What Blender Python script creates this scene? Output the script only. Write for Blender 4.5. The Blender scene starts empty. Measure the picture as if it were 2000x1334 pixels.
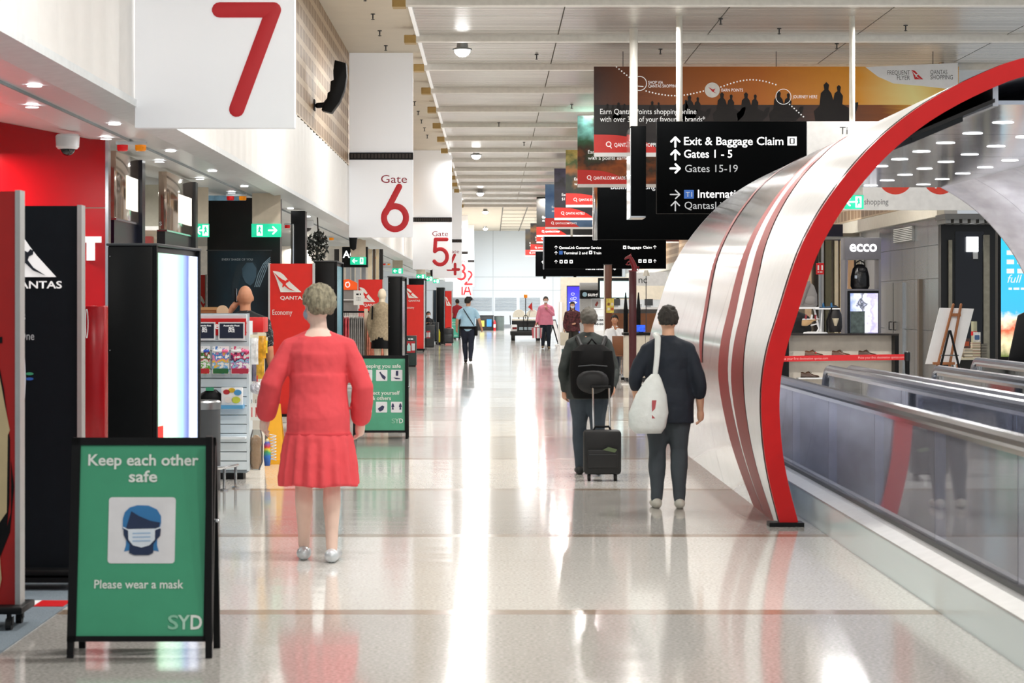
import bpy, bmesh, math, random
from mathutils import Vector, Matrix
random.seed(7)
SC = bpy.context.scene
COL = SC.collection
PI = math.pi
# ---------------------------------------------------------------- camera, world, exposure
F, CX, CY, H = 4700.0, 960.0, 595.0, 1.6      # focal length (px of the 2000x1334 frame), vanishing point, eye height
cam_d = bpy.data.cameras.new('camera'); cam = bpy.data.objects.new('camera', cam_d); COL.objects.link(cam)
cam.location = (0, 0, H); cam.rotation_euler = (PI/2, 0, 0)
cam_d.sensor_width = 36; cam_d.lens = F/2000*36
cam_d.shift_x = (1000-CX)/2000; cam_d.shift_y = -(667-CY)/2000
cam_d.clip_end = 400
cam_d.dof.use_dof = True; cam_d.dof.focus_distance = 46; cam_d.dof.aperture_fstop = 9
SC.camera = cam
SC.view_settings.view_transform = 'Standard'; SC.view_settings.look = 'None'
SC.view_settings.gamma = 1; SC.view_settings.use_curve_mapping = False
SC.view_settings.exposure = 0.3
wd = bpy.data.worlds.new('world'); SC.world = wd; wd.use_nodes = True
wd.node_tree.nodes['Background'].inputs[0].default_value = (.90, .95, 1.0, 1)
wd.node_tree.nodes['Background'].inputs[1].default_value = .45

def ceiling_lamp(x, y, z, power, r=.3, col=(1, .97, .93), spread=PI):
    d = bpy.data.lights.new('lamp_or_fill_light', 'AREA'); d.shape = 'DISK'; d.size = 2*r
    d.energy = power; d.color = col; d.spread = spread
    o = bpy.data.objects.new('lamp_or_fill_light', d); o.location = (x, y, z); COL.objects.link(o)
    return o
LAMPS = []
for i in range(17):
    y = 3 + i*9.6
    for x, p in ((-.55, 135), (2.5, 225), (7.2, 170)):
        ceiling_lamp(x, y, 6.42, p); LAMPS.append((x, y))
for i in range(4):                                     # extra cool fill lights, added to brighten the far end wall
    for x in (-1.2, 2.0, 5.5): ceiling_lamp(x, 133+i*9, 6.6, 240, .35, (.93, .97, 1))
for i in range(12):                                    # the shops and their soffit on the left
    ceiling_lamp(-5.3, 15+i*8.5, 3.12, 40, .25)
for i in range(6):
    ceiling_lamp(-3.5, 6+i*3.4, 3.17, 5, .12, (.86, .95, 1))

# ---------------------------------------------------------------- helpers
def X(px, d): return (px-CX)*d/F
def Z(py, d): return H-(py-CY)*d/F
def D(py): return F*H/(py-CY)                  # depth of a point standing on the floor

def lin(c):
    c = c/255.0
    return c/12.92 if c <= .04045 else ((c+.055)/1.055)**2.4
def rgb(h):
    return (lin(int(h[0:2], 16)), lin(int(h[2:4], 16)), lin(int(h[4:6], 16)), 1)
MATS = {}
def mat(h, rough=.5, metal=0, emit=0, var=.05, scale=9, bump=0, spec=.5, stretch=None, coat=0):
    key = (h, rough, metal, emit, var, scale, bump, spec, stretch, coat)
    if key in MATS: return MATS[key]
    m = bpy.data.materials.new('m_%s_%d' % (h, len(MATS))); m.use_nodes = True
    nt = m.node_tree; b = nt.nodes['Principled BSDF']; c = rgb(h)
    b.inputs['Roughness'].default_value = rough; b.inputs['Metallic'].default_value = metal
    b.inputs['Specular IOR Level'].default_value = spec; b.inputs['Coat Weight'].default_value = coat
    tc = nt.nodes.new('ShaderNodeTexCoord'); mp = nt.nodes.new('ShaderNodeMapping')
    nt.links.new(tc.outputs['Object'], mp.inputs['Vector'])
    if stretch: mp.inputs['Scale'].default_value = stretch
    n = nt.nodes.new('ShaderNodeTexNoise'); n.inputs['Scale'].default_value = scale; n.inputs['Detail'].default_value = 3
    nt.links.new(mp.outputs[0], n.inputs['Vector'])
    r = nt.nodes.new('ShaderNodeValToRGB'); nt.links.new(n.outputs['Fac'], r.inputs['Fac'])
    r.color_ramp.elements[0].position = .3; r.color_ramp.elements[1].position = .7
    r.color_ramp.elements[0].color = tuple(max(0, v*(1-var)) for v in c[:3])+(1,)
    r.color_ramp.elements[1].color = tuple(min(1, v*(1+var)) for v in c[:3])+(1,)
    nt.links.new(r.outputs[0], b.inputs['Base Color'])
    if emit:
        nt.links.new(r.outputs[0], b.inputs['Emission Color']); b.inputs['Emission Strength'].default_value = emit
    if bump:
        bp = nt.nodes.new('ShaderNodeBump'); bp.inputs['Strength'].default_value = bump; bp.inputs['Distance'].default_value = .02
        nt.links.new(n.outputs['Fac'], bp.inputs['Height']); nt.links.new(bp.outputs[0], b.inputs['Normal'])
    MATS[key] = m
    return m
def mat_ramp(name, axis, stops, rough=.4, emit=0, noise=.0, nscale=(4, 4, 4), const=False, metal=0):
    """print or stripe pattern: a colour ramp along one generated axis, optionally broken up by noise"""
    m = bpy.data.materials.new(name); m.use_nodes = True; nt = m.node_tree; b = nt.nodes['Principled BSDF']
    b.inputs['Roughness'].default_value = rough; b.inputs['Metallic'].default_value = metal
    tc = nt.nodes.new('ShaderNodeTexCoord'); sp = nt.nodes.new('ShaderNodeSeparateXYZ')
    nt.links.new(tc.outputs['Generated'], sp.inputs[0]); fac = sp.outputs['XYZ'.index(axis)]
    if noise:
        mp = nt.nodes.new('ShaderNodeMapping'); mp.inputs['Scale'].default_value = nscale
        nt.links.new(tc.outputs['Object'], mp.inputs[0])
        n = nt.nodes.new('ShaderNodeTexNoise'); n.inputs['Scale'].default_value = 1; n.inputs['Detail'].default_value = 4
        nt.links.new(mp.outputs[0], n.inputs['Vector'])
        ma = nt.nodes.new('ShaderNodeMath'); ma.operation = 'MULTIPLY_ADD'
        nt.links.new(n.outputs['Fac'], ma.inputs[0]); ma.inputs[1].default_value = noise; nt.links.new(fac, ma.inputs[2])
        sb = nt.nodes.new('ShaderNodeMath'); sb.operation = 'SUBTRACT'; nt.links.new(ma.outputs[0], sb.inputs[0]); sb.inputs[1].default_value = noise*.5
        fac = sb.outputs[0]
    r = nt.nodes.new('ShaderNodeValToRGB'); nt.links.new(fac, r.inputs['Fac'])
    if const: r.color_ramp.interpolation = 'CONSTANT'
    el = r.color_ramp.elements
    while len(el) < len(stops): el.new(.5)
    for e, (p, h) in zip(el, stops): e.position = p
    for e, (p, h) in zip(el, stops): e.position = p; e.color = rgb(h)
    nt.links.new(r.outputs[0], b.inputs['Base Color'])
    if emit:
        nt.links.new(r.outputs[0], b.inputs['Emission Color']); b.inputs['Emission Strength'].default_value = emit
    return m
def mat_glass(name, tint, refl=.5, rough=.02, painted_refl=0, painted_refl_col='dcdcec'):
    m = bpy.data.materials.new(name); m.use_nodes = True; nt = m.node_tree; nt.nodes.remove(nt.nodes['Principled BSDF'])
    t = nt.nodes.new('ShaderNodeBsdfTransparent'); t.inputs[0].default_value = rgb(tint)
    g = nt.nodes.new('ShaderNodeBsdfGlossy'); g.inputs[0].default_value = (.9, .93, 1, 1); g.inputs['Roughness'].default_value = rough
    lw = nt.nodes.new('ShaderNodeFresnel'); lw.inputs[0].default_value = 1.0+refl
    mx = nt.nodes.new('ShaderNodeMixShader'); nt.links.new(lw.outputs[0], mx.inputs[0])
    if painted_refl:
        df = nt.nodes.new('ShaderNodeBsdfDiffuse'); df.inputs[0].default_value = rgb(painted_refl_col)  # diffuse share stands in for a pale reflection on the pane
        m2 = nt.nodes.new('ShaderNodeMixShader'); m2.inputs[0].default_value = painted_refl
        nt.links.new(t.outputs[0], m2.inputs[1]); nt.links.new(df.outputs[0], m2.inputs[2]); t = m2
    nt.links.new(t.outputs[0], mx.inputs[1]); nt.links.new(g.outputs[0], mx.inputs[2])
    nt.links.new(mx.outputs[0], nt.nodes['Material Output'].inputs[0])
    return m

class B:
    def __init__(s): s.v = []; s.f = []
    def add(s, vs, fs):
        o = len(s.v); s.v += [tuple(p) for p in vs]; s.f += [tuple(i+o for i in f) for f in fs]; return s
    def box(s, x0, x1, y0, y1, z0, z1):
        return s.add([(x0,y0,z0),(x1,y0,z0),(x1,y1,z0),(x0,y1,z0),(x0,y0,z1),(x1,y0,z1),(x1,y1,z1),(x0,y1,z1)],
                     [(3,2,1,0),(4,5,6,7),(0,1,5,4),(1,2,6,5),(2,3,7,6),(3,0,4,7)])
    def poly(s, pts): return s.add(pts, [tuple(range(len(pts)))])
    def prism(s, pts, ax, a, b):
        """polygon in the plane across axis ax, from a to b"""
        n = len(pts)
        def P(u, v, w): return {'x': (w, u, v), 'y': (u, w, v), 'z': (u, v, w)}[ax]
        vs = [P(u, v, a) for u, v in pts]+[P(u, v, b) for u, v in pts]
        return s.add(vs, [tuple(range(n)), tuple(range(2*n-1, n-1, -1))]+[(i, i+n, (i+1) % n+n, (i+1) % n) for i in range(n)])
    def rings(s, rs, cap=True):
        n = len(rs[0]); vs = [p for r in rs for p in r]; fs = []
        for k in range(len(rs)-1):
            for i in range(n): fs.append((k*n+i, k*n+(i+1) % n, (k+1)*n+(i+1) % n, (k+1)*n+i))
        if cap: fs += [tuple(range(n-1, -1, -1)), tuple((len(rs)-1)*n+i for i in range(n))]
        return s.add(vs, fs)
    def grid(s, rows):
        n = len(rows[0]); fs = []
        for k in range(len(rows)-1):
            for i in range(n-1): fs.append((k*n+i, k*n+i+1, (k+1)*n+i+1, (k+1)*n+i))
        return s.add([p for r in rows for p in r], fs)
    def loftz(s, secs, n=16):
        """sections (z, cx, cy, rx, ry)"""
        return s.rings([[(cx+rx*math.cos(2*PI*i/n), cy+ry*math.sin(2*PI*i/n), z) for i in range(n)] for z, cx, cy, rx, ry in secs])
    def lathe(s, prof, n=16, cx=0, cy=0):
        return s.loftz([(z, cx, cy, max(r, 1e-4), max(r, 1e-4)) for r, z in prof], n)
    def tube(s, pts, r, n=8, flat=None, round_ends=True):
        pts = [Vector(p) for p in pts]; m = len(pts)
        rr = [r]*m if not hasattr(r, '__len__') else list(r)
        tg = []
        for i in range(m):
            t = (pts[min(i+1, m-1)]-pts[max(i-1, 0)])
            tg.append(t.normalized() if t.length > 1e-9 else Vector((0, 0, 1)))
        up = Vector((0, 1, 0)) if abs(tg[0].y) < .9 else Vector((1, 0, 0))
        rs = []
        u = tg[0].cross(up).normalized()
        fr = []
        for i in range(m):
            u = (u-tg[i]*u.dot(tg[i])).normalized(); fr.append((u.copy(), tg[i].cross(u)))
        def ring(c, f, q): return [tuple(c+f[0]*(q*math.cos(2*PI*k/n))+f[1]*(q*math.sin(2*PI*k/n))) for k in range(n)]
        if round_ends:
            for a in (80, 50, 25):
                a = math.radians(a); rs.append(ring(pts[0]-tg[0]*rr[0]*math.sin(a), fr[0], rr[0]*math.cos(a)))
        for i in range(m): rs.append(ring(pts[i], fr[i], rr[i]))
        if round_ends:
            for a in (25, 50, 80):
                a = math.radians(a); rs.append(ring(pts[-1]+tg[-1]*rr[-1]*math.sin(a), fr[-1], rr[-1]*math.cos(a)))
        if flat is not None:
            yc = pts[0].y; rs = [[(x, yc+(y-yc)*flat, z) for x, y, z in q] for q in rs]
        return s.rings(rs)
    def ball(s, c, r, n=14, m=9):
        r = r if hasattr(r, '__len__') else (r, r, r)
        rs = []
        for j in range(m+1):
            a = -PI/2+PI*j/m; q = max(math.cos(a), .02)
            rs.append([(c[0]+r[0]*q*math.cos(2*PI*i/n), c[1]+r[1]*q*math.sin(2*PI*i/n), c[2]+r[2]*math.sin(a)) for i in range(n)])
        return s.rings(rs)
    def mesh(s, name, bevel=0, seg=2):
        me = bpy.data.meshes.new(name); me.from_pydata(s.v, [], s.f); me.update()
        bm = bmesh.new(); bm.from_mesh(me)
        bmesh.ops.recalc_face_normals(bm, faces=bm.faces)
        if bevel: bmesh.ops.bevel(bm, geom=bm.edges[:], offset=bevel, segments=seg, affect='EDGES', profile=.5)
        bm.to_mesh(me); bm.free()
        return me
def obj(name, b, m, parent=None, loc=None, rz=0, smooth=False, bevel=0, sharp=35):
    me = b if isinstance(b, bpy.types.Mesh) else b.mesh(name, bevel)
    if not len(me.materials): me.materials.append(m)
    if smooth or bevel:
        me.polygons.foreach_set('use_smooth', [True]*len(me.polygons)); me.set_sharp_from_angle(angle=math.radians(sharp))
    o = bpy.data.objects.new(name, me); COL.objects.link(o)
    if parent: o.parent = parent
    if loc: o.location = loc
    if rz: o.rotation_euler = (0, 0, rz)
    return o
def tag(o, label, cat, group=None):
    o['label'] = label; o['category'] = cat
    if group: o['group'] = group
    return o
def thing(name, label, cat, loc=(0, 0, 0), rz=0, group=None):
    o = bpy.data.objects.new(name, None); COL.objects.link(o); o.location = loc; o.rotation_euler = (0, 0, rz); o.empty_display_size = .1
    return tag(o, label, cat, group)
def struct(name, b, m, **k):
    o = obj(name, b, m, **k); o['kind'] = 'structure'; return o
def copy_tree(o, parent=None, loc=None, label=None):
    c = o.copy(); COL.objects.link(c); c.parent = parent
    if loc is not None: c.location = loc
    if label: c['label'] = label
    for ch in list(o.children): copy_tree(ch, c)
    return c
def lettering(s, m, parent, x, z, h=None, w=None, y=-.004, align='l', name='lettering', bold=0, shear=0):
    """flat lettering in the XZ plane facing -Y; h = height of a capital, w = overall width"""
    cu = bpy.data.curves.new('t', 'FONT'); cu.body = s; cu.resolution_u = 3; cu.offset = bold; cu.shear = shear
    o = bpy.data.objects.new('t', cu); COL.objects.link(o)
    dg = bpy.context.evaluated_depsgraph_get()
    me = bpy.data.meshes.new_from_object(o.evaluated_get(dg))
    bpy.data.objects.remove(o); bpy.data.curves.remove(cu)
    xs = [v.co.x for v in me.vertices]; x0, x1 = min(xs), max(xs)
    sz = (h/.69) if h else w/(x1-x0)
    sx = (w/(x1-x0)) if w else sz
    off = {'l': x, 'c': x-(x1-x0)*sx/2, 'r': x-(x1-x0)*sx}[align]
    for v in me.vertices: v.co = ((v.co.x-x0)*sx+off, y, v.co.y*sz+z)
    me.name = name; me.materials.clear()
    return obj(name, me, m, parent)
def strokes(lines, w, m, parent, name='lettering', y=-.006, n=8):
    b = B()
    for ln in lines: b.tube([(px, y, pz) for px, pz in ln], w/2, n, flat=.12)
    return obj(name, b, m, parent, smooth=True)
def arc(cx, cz, rx, rz_, a0, a1, n=14):
    return [(cx+rx*math.cos(math.radians(a0+(a1-a0)*i/n)), cz+rz_*math.sin(math.radians(a0+(a1-a0)*i/n))) for i in range(n+1)]
def flat(pts, m, parent, name, y=-.004, t=.003):
    return obj(name, B().prism(pts, 'y', y-t, y), m, parent)
def rrect(x0, x1, z0, z1, r, n=4):
    p = []
    for cx, cz, a in ((x1-r, z0+r, -90), (x1-r, z1-r, 0), (x0+r, z1-r, 90), (x0+r, z0+r, 180)):
        p += arc(cx, cz, r, r, a, a+90, n)
    return p
def disc(cx, cz, rx, rz_=None, n=20): return arc(cx, cz, rx, rz_ or rx, 0, 360-360/n, n-1)
def arrow(parent, m, cx, cz, s, ang=90, w=.16):
    a = math.radians(ang); c, sn = math.cos(a), math.sin(a)
    R = lambda u, v: (cx+s*(u*c-v*sn), cz+s*(u*sn+v*c))
    strokes([[R(-.5, 0), R(.42, 0)], [R(0.02, .42), R(.45, 0)], [R(0.02, -.42), R(.45, 0)]], w*s, m, parent, 'arrow')
def tail_logo(parent, x, z, w, h, mw, mr, y=-.004):
    """a swept tail fin with a leaping kangaroo"""
    P = lambda q: [(x+u*w, z+v*h) for u, v in q]
    flat(P([(.27, 0), (1, 0), (.62, .46), (.48, .66), (.38, .82), (.27, .93), (.15, .98), (0, 1), (.13, .58)]), mw, parent, 'tail_emblem', y)
    flat(P([(.04, .93), (.19, .74), (.33, .60), (.45, .53), (.50, .60), (.56, .56), (.55, .48), (.47, .44), (.45, .36), (.56, .20), (.80, .03),
            (.55, .14), (.40, .30), (.36, .22), (.33, .24), (.35, .38), (.22, .56)]), mr, parent, 'kangaroo_emblem', y-.004)

def print_line(m, parent, x0, x1, z, h, y=-.004):
    '''a line of print too small to read: a few short bars'''
    x, k = x0, 0
    while x < x1-.5*h:
        w = h*(1.6+1.1*((k*7) % 3)); flat([(x, z), (min(x+w, x1), z), (min(x+w, x1), z+h), (x, z+h)], m, parent, 'fine_print', y=y, t=.002); x += w+.7*h; k += 1

# common materials
WHITE = mat('f1f2f4', .45, var=.02); WHITEG = mat('f4f5f6', .25, var=.02); BLACK = mat('0a0b0d', .45, var=.2, spec=.2); BLACKG = mat('06070a', .2, var=.2, spec=.3)
DGREY = mat('3a3d40', .45); CHROME = mat('c9ccd0', .14, 1, var=.03); STEEL = mat('a9adb1', .28, 1, var=.06, scale=3)
RED = mat('d0131b', .35, var=.04); QRED = mat('e0261c', .4, var=.03); DRED = mat('b0141a', .45, var=.06)
RUBBER = mat('151515', .7); INKW = mat('fbfbfb', .5, emit=.25, var=.01); PAPER = mat('eceae4', .6); NAVY = mat('14202c', .5, var=.1)
GLOW = mat('ffffff', .5, emit=2.2, var=.01); ALU = mat('b9bab9', .4, .6)
GREEN = mat('3f9f78', .45, var=.03); INKG = mat('e8efe9', .5, var=.01)
# ================================================================ THE SETTING
def terrazzo(name, a, b, c, rough):
    m = bpy.data.materials.new(name); m.use_nodes = True; nt = m.node_tree; p = nt.nodes['Principled BSDF']
    tc = nt.nodes.new('ShaderNodeTexCoord')
    n = nt.nodes.new('ShaderNodeTexNoise'); n.inputs['Scale'].default_value = 55; n.inputs['Detail'].default_value = 4
    n2 = nt.nodes.new('ShaderNodeTexNoise'); n2.inputs['Scale'].default_value = .9; n2.inputs['Detail'].default_value = 2
    for q in (n, n2): nt.links.new(tc.outputs['Object'], q.inputs['Vector'])
    r = nt.nodes.new('ShaderNodeValToRGB'); nt.links.new(n.outputs['Fac'], r.inputs[0]); e = r.color_ramp.elements
    e.new(.5); e[0].position = .3; e[2].position = .7
    for q, h in zip(e, (a, b, c)): q.color = rgb(h)
    mr = nt.nodes.new('ShaderNodeMapRange'); nt.links.new(n2.outputs['Fac'], mr.inputs[0]); mr.inputs[3].default_value = rough*.75; mr.inputs[4].default_value = rough*1.3
    nt.links.new(mr.outputs[0], p.inputs['Roughness']); nt.links.new(r.outputs[0], p.inputs['Base Color'])
    p.inputs['Specular IOR Level'].default_value = .75
    # polished unevenly: long shallow waves across the walking direction
    mp = nt.nodes.new('ShaderNodeMapping'); mp.inputs['Scale'].default_value = (.35, 2.2, 1); nt.links.new(tc.outputs['Object'], mp.inputs[0])
    n3 = nt.nodes.new('ShaderNodeTexNoise'); n3.inputs['Scale'].default_value = 1.4; n3.inputs['Detail'].default_value = 2; nt.links.new(mp.outputs[0], n3.inputs['Vector'])
    bp = nt.nodes.new('ShaderNodeBump'); bp.inputs['Strength'].default_value = .12; bp.inputs['Distance'].default_value = .012
    nt.links.new(n3.outputs['Fac'], bp.inputs['Height']); nt.links.new(bp.outputs[0], p.inputs['Normal'])
    return m
T_LIGHT = terrazzo('terrazzo_light', 'b7b4ae', 'd6d3cd', 'e6e4df', .085)
T_GREY = terrazzo('terrazzo_grey', '97948f', 'b3b0ab', 'c9c6c1', .095)
T_BROWN = terrazzo('terrazzo_brown', '7d6c5c', '978472', 'ab9a88', .13)
floor = struct('floor', B().box(-10, 13, -6, 172, -.3, -.03), mat('8d8a86', .5))
P0, PITCH = 12.43, 4.15
slab_me, band_me = {}, None
W0, W1 = -10, 13
for k in range(-3, 39):
    y = P0+PITCH*k
    m = T_LIGHT if k % 2 == 0 else T_GREY
    if k % 2 not in slab_me: slab_me[k % 2] = B().box(W0, W1, .19, PITCH-.004, -.03, 0).mesh('floor_slab'); slab_me[k % 2].materials.append(m)
    obj('floor_slab', slab_me[k % 2], m, floor, (0, y, 0))
    if band_me is None: band_me = B().box(W0, W1, -.0, .186, -.03, 0).mesh('floor_band'); band_me.materials.append(T_BROWN)
    obj('floor_band', band_me, T_BROWN, floor, (0, y, 0))
CARPET = mat('6f7c86', .95, var=.18, scale=120, bump=.4)
obj('carpet', B().prism([(-8, 4), (-2.27, 4), (-2.24, 17.2), (-8, 17.2)], 'z', -.002, .006), CARPET, floor)
obj('carpet_edge', B().box(-2.42, -2.26, 12.7, 12.95, .006, .009), RED, floor)
obj('carpet_edge', B().box(-2.62, -2.42, 12.7, 12.95, .006, .009), WHITE, floor)

CEILZ, LOUZ = 6.75, 6.6
BEIGE = mat('d9d0bf', .6, var=.03, scale=2)
ceiling = struct('ceiling', B().box(-10, 13, -6, 172, CEILZ, CEILZ+.2), BEIGE)
# louvred metal bays: a folded sheet per panel, seams between
BAY, BEAM0 = 5.4, 39.35
def louvre(w):
    rows = []
    nsl = 22; dy = (BAY-.24)/nsl
    for i in range(nsl):
        y = .12+i*dy
        for yy, zz in ((0, 0), (dy*.8, 0), (dy*.82, .05), (dy*.98, .05)): rows.append([(0, y+yy, zz), (w, y+yy, zz)])
    b = B().grid(rows); return b.mesh('louvre_panel')
LOUV = mat('cfccc6', .3, .6, var=.30, scale=1.6, stretch=(.10, 5.5, 1))
lw = [2.55, 2.75, 2.75, 2.75, 2.75]
lme = {}
for k in range(-1, 15):
    x = -1.33
    for w in lw:
        if w not in lme: lme[w] = louvre(w); lme[w].materials.append(LOUV)
        obj('louvre_panel', lme[w], LOUV, ceiling, (x, BEAM0+k*BAY, LOUZ)); x += w+.02
beam_me = B().box(-1.45, 13, -.12, .12, 0, .14).mesh('ceiling_beam', .01); beam_me.materials.append(mat('f0eee8', .5))
brk_me = B().box(-1.62, -1.40, -.16, .16, -.03, .12).mesh('beam_bracket', .012); brk_me.materials.append(mat('b99a5e', .5))
for k in range(-1, 16):
    bo = obj('ceiling_beam', beam_me, None, ceiling, (0, BEAM0+k*BAY, LOUZ-.12))
    obj('beam_bracket', brk_me, None, bo)
obj('edge_strip', B().box(-1.40, -1.335, 33, 117, LOUZ-.02, LOUZ+.06), mat('f6f6f6', .4, emit=.25), ceiling)
# sprinklers and ceiling grid beyond the louvres
spr = B().lathe([(.012, 0), (.012, .07), (.04, .07), (.04, .085)], 8)
spr.lathe([(.03, -.02), (.03, -.01)], 8); spr.tube([(0, 0, -.02), (0, 0, .02)], .008, 6)
spr_me = spr.mesh('sprinkler'); spr_me.materials.append(DGREY)
for x, ys in ((-2.1, [40+i*2.6 for i in range(6)]), (-1.95, [52+i*3 for i in range(8)])):
    for y in ys: obj('sprinkler', spr_me, None, ceiling, (x, y, CEILZ-.085))
for x, y in ((.9, 48), (2.0, 60), (5.2, 43.5), (6.6, 46), (4.0, 42), (7.4, 43), (.2, 66), (1.0, 74), (3.3, 47)):
    obj('sprinkler', spr_me, None, ceiling, (x, y, LOUZ-.09))
gl = mat('6b665c', .6)
for i in range(9): obj('ceiling_joint', B().box(.6, 9, -.03, .03, -.02, 0), gl, ceiling, (0, 120+i*5.5, CEILZ))
for i in range(7): obj('ceiling_joint', B().box(-.03, .03, 118, 170, -.02, 0), gl, ceiling, (.6+i*1.3, 0, CEILZ))
# visible lamps in the ceiling
lamp_b = B().lathe([(.10, .12), (.11, .02), (.18, 0), (.19, -.03)], 18).mesh('lamp_housing'); lamp_b.materials.append(STEEL)
lens_b = B().lathe([(.15, -.03), (.145, -.07), (.11, -.12), (.06, -.15), (.01, -.16)], 18).mesh('lamp_lens'); lens_b.materials.append(mat('ffffff', .4, emit=14, var=0))
names = ['nearest the orange banner', 'over the guard in blue', 'over the far concourse', 'by the end of the louvred ceiling', 'nearest the white end wall']
for i, (px, py) in enumerate(((903, 97), (930, 303), (938, 377), (948, 413), (948, 446))):
    d = F*4.82/(CY-py)
    t = thing('ceiling_lamp', 'bright round metal lamp hanging under the ceiling, '+names[i], 'lamp', (X(px, d), d, 6.44), group='ceiling lamps')
    obj('lamp_housing', lamp_b, None, t, smooth=True); obj('lamp_lens', lens_b, None, t)

# end wall with panel joints and louvre bands
BW = 168.0
wall_back = struct('wall_back', B().box(-10, 13, BW, BW+.4, 0, CEILZ), mat('e4edf5', .55, var=.02, scale=.3))
jm = mat('c2ccd4', .6)
for px in (805, 963, 1080, 1215): obj('wall_joint', B().box(-.02, .02, -.01, 0, 0, CEILZ), jm, wall_back, (X(px, BW), BW, 0))
for py in (541, 567): obj('wall_joint', B().box(-10, 13, -.012, 0, -.02, .02), jm, wall_back, (0, BW, Z(py, BW)))
sl = mat('c3ccd4', .5)
sl_me = B().prism([(0, 0), (-.06, -.05), (-.06, -.08), (0, -.03)], 'x', 0, 1).mesh('louvre_slat'); sl_me.materials.append(sl)
for x0, x1 in ((880, 961), (967, 1009), (1015, 1055)):
    for i in range(9):
        o = obj('louvre_slat', sl_me, None, wall_back, (X(x0, BW), BW, Z(581+i*2.9, BW))); o.scale.x = X(x1, BW)-X(x0, BW)
obj('skirting', B().box(-10, 13, -.03, 0, 0, .22), mat('9aa0a6', .5), wall_back, (0, BW, 0))

# left: bulkhead over the shops
FX = -2.92; FB, FT = 3.22, 4.43
n = 700
rows = []
for z in (FB, FT):
    rows.append([(FX+.03*math.sin(2*PI*(y)/.66), y, z) for y in [2+i*158/n for i in range(n+1)]])
bb = B().grid(rows)
fascia = struct('wall_left_bulkhead', bb, mat('f2f1ee', .4, var=.02), smooth=True, sharp=180)
obj('bulkhead_trim', B().prism([(FX+.03, FB-.01), (FX+.03, FB+.05), (-3.16, FB+.03), (-3.16, FB-.035)], 'y', 2, 160), mat('e6ecee', .35), fascia)
soff = struct('ceiling_soffit', B().prism([(-3.165, FB+.01), (-3.165, FB+.12), (-10, FB+1.4), (-10, FB+1.17), (-4.0, FB+.03)], 'y', 2, 160), mat('e9f1f4', .3, var=.02))
obj('soffit_joint', B().box(-3.60, -3.585, 2, 160, FB-.002, FB+.02), mat('9ba5a8', .6), soff)
# downlights in the soffit
dl = B().lathe([(.04, 0), (.055, -.002), (.05, -.005)], 14).mesh('downlight'); dl.materials.append(mat('ffffff', .4, emit=6, var=0))
for i in range(16): obj('downlight', dl, None, soff, (-3.40 if i % 2 else -3.78, 16+i*1.9, FB+.006))
# perforated timber-look panels above the bulkhead
def brickmat(name, a, b, mort):
    m = bpy.data.materials.new(name); m.use_nodes = True; nt = m.node_tree; p = nt.nodes['Principled BSDF']
    tc = nt.nodes.new('ShaderNodeTexCoord'); mp = nt.nodes.new('ShaderNodeMapping')
    sp = nt.nodes.new('ShaderNodeSeparateXYZ'); cb = nt.nodes.new('ShaderNodeCombineXYZ')
    nt.links.new(tc.outputs['Object'], sp.inputs[0]); nt.links.new(sp.outputs[1], cb.inputs[0]); nt.links.new(sp.outputs[2], cb.inputs[1])
    nt.links.new(cb.outputs[0], mp.inputs[0])
    br = nt.nodes.new('ShaderNodeTexBrick'); nt.links.new(mp.outputs[0], br.inputs[0]); br.offset = 0; br.squash = 1
    br.inputs['Color1'].default_value = rgb(a); br.inputs['Color2'].default_value = rgb(b); br.inputs['Mortar'].default_value = rgb(mort)
    br.inputs['Scale'].default_value = 1; br.inputs['Brick Width'].default_value = .62; br.inputs['Row Height'].default_value = .30; br.inputs['Mortar Size'].default_value = .055
    nt.links.new(br.outputs[0], p.inputs['Base Color']); p.inputs['Roughness'].default_value = .4; p.inputs['Metallic'].default_value = 0
    return m
PERF = brickmat('perforated_panel', '8a6c4c', '97795a', 'c4ae92')
wl = struct('wall_left_upper', B().box(FX-.25, FX-.03, 2, 160, FT, CEILZ), mat('6d6257', .6))
pme = B().box(-.03, 0, 0, 2.93, .02, CEILZ-FT).mesh('wall_panel', .004); pme.materials.append(PERF)
for i in range(46): obj('wall_panel', pme, None, wl, (FX, 20+i*2.95, FT))
struct('wall_left_back', B().box(-10.2, -10, -6, 172, 0, CEILZ), mat('b5b0a6', .6))

# right wall
RX = 9.3
wr = struct('wall_right', B().box(RX+.03, RX+.3, 49.6, 172, 0, CEILZ), mat('b9b9b8', .5))
RMET = mat('b4babf', .26, .85, var=.14, scale=1.2, stretch=(1, 3, .2))
rp = {}
def rpanel(y0, y1, z0, z1, m=RMET):
    k = (round(y1-y0, 3), round(z1-z0, 3), m.name)
    if k not in rp: rp[k] = B().box(-.03, 0, .008, y1-y0-.008, .006, z1-z0-.006).mesh('wall_panel'); rp[k].materials.append(m)
    return obj('wall_panel', rp[k], None, wr, (RX+.03, y0, z0))
for y0 in (49.7, 51.3, 52.9, 54.5, 56.1):
    for z0, z1 in ((0, 1.05), (1.05, 2.15), (2.15, 2.85), (2.85, 3.42)): rpanel(y0, y0+1.6, z0, z1)
for i in range(34):
    o = obj('wall_panel', pme, None, wr, (RX, 49.7+i*2.95, 3.72)); o.scale.z = (CEILZ-3.72)/(CEILZ-FT)
obj('fascia_band', B().box(RX-.12, RX+.03, 49.6, 165, 3.42, 3.72), mat('d8d3c4', .3, var=.05), wr)
vg = obj('air_grille', B().box(RX-.05, RX, 52.9, 55.3, 3.0, 3.34), mat('8b8d8c', .4, .5), wr)
for i in range(8): obj('grille_slat', B().box(RX-.08, RX-.05, 52.95, 55.25, 3.02+i*.04, 3.04+i*.04), mat('d2d3d0', .4), vg)
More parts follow.
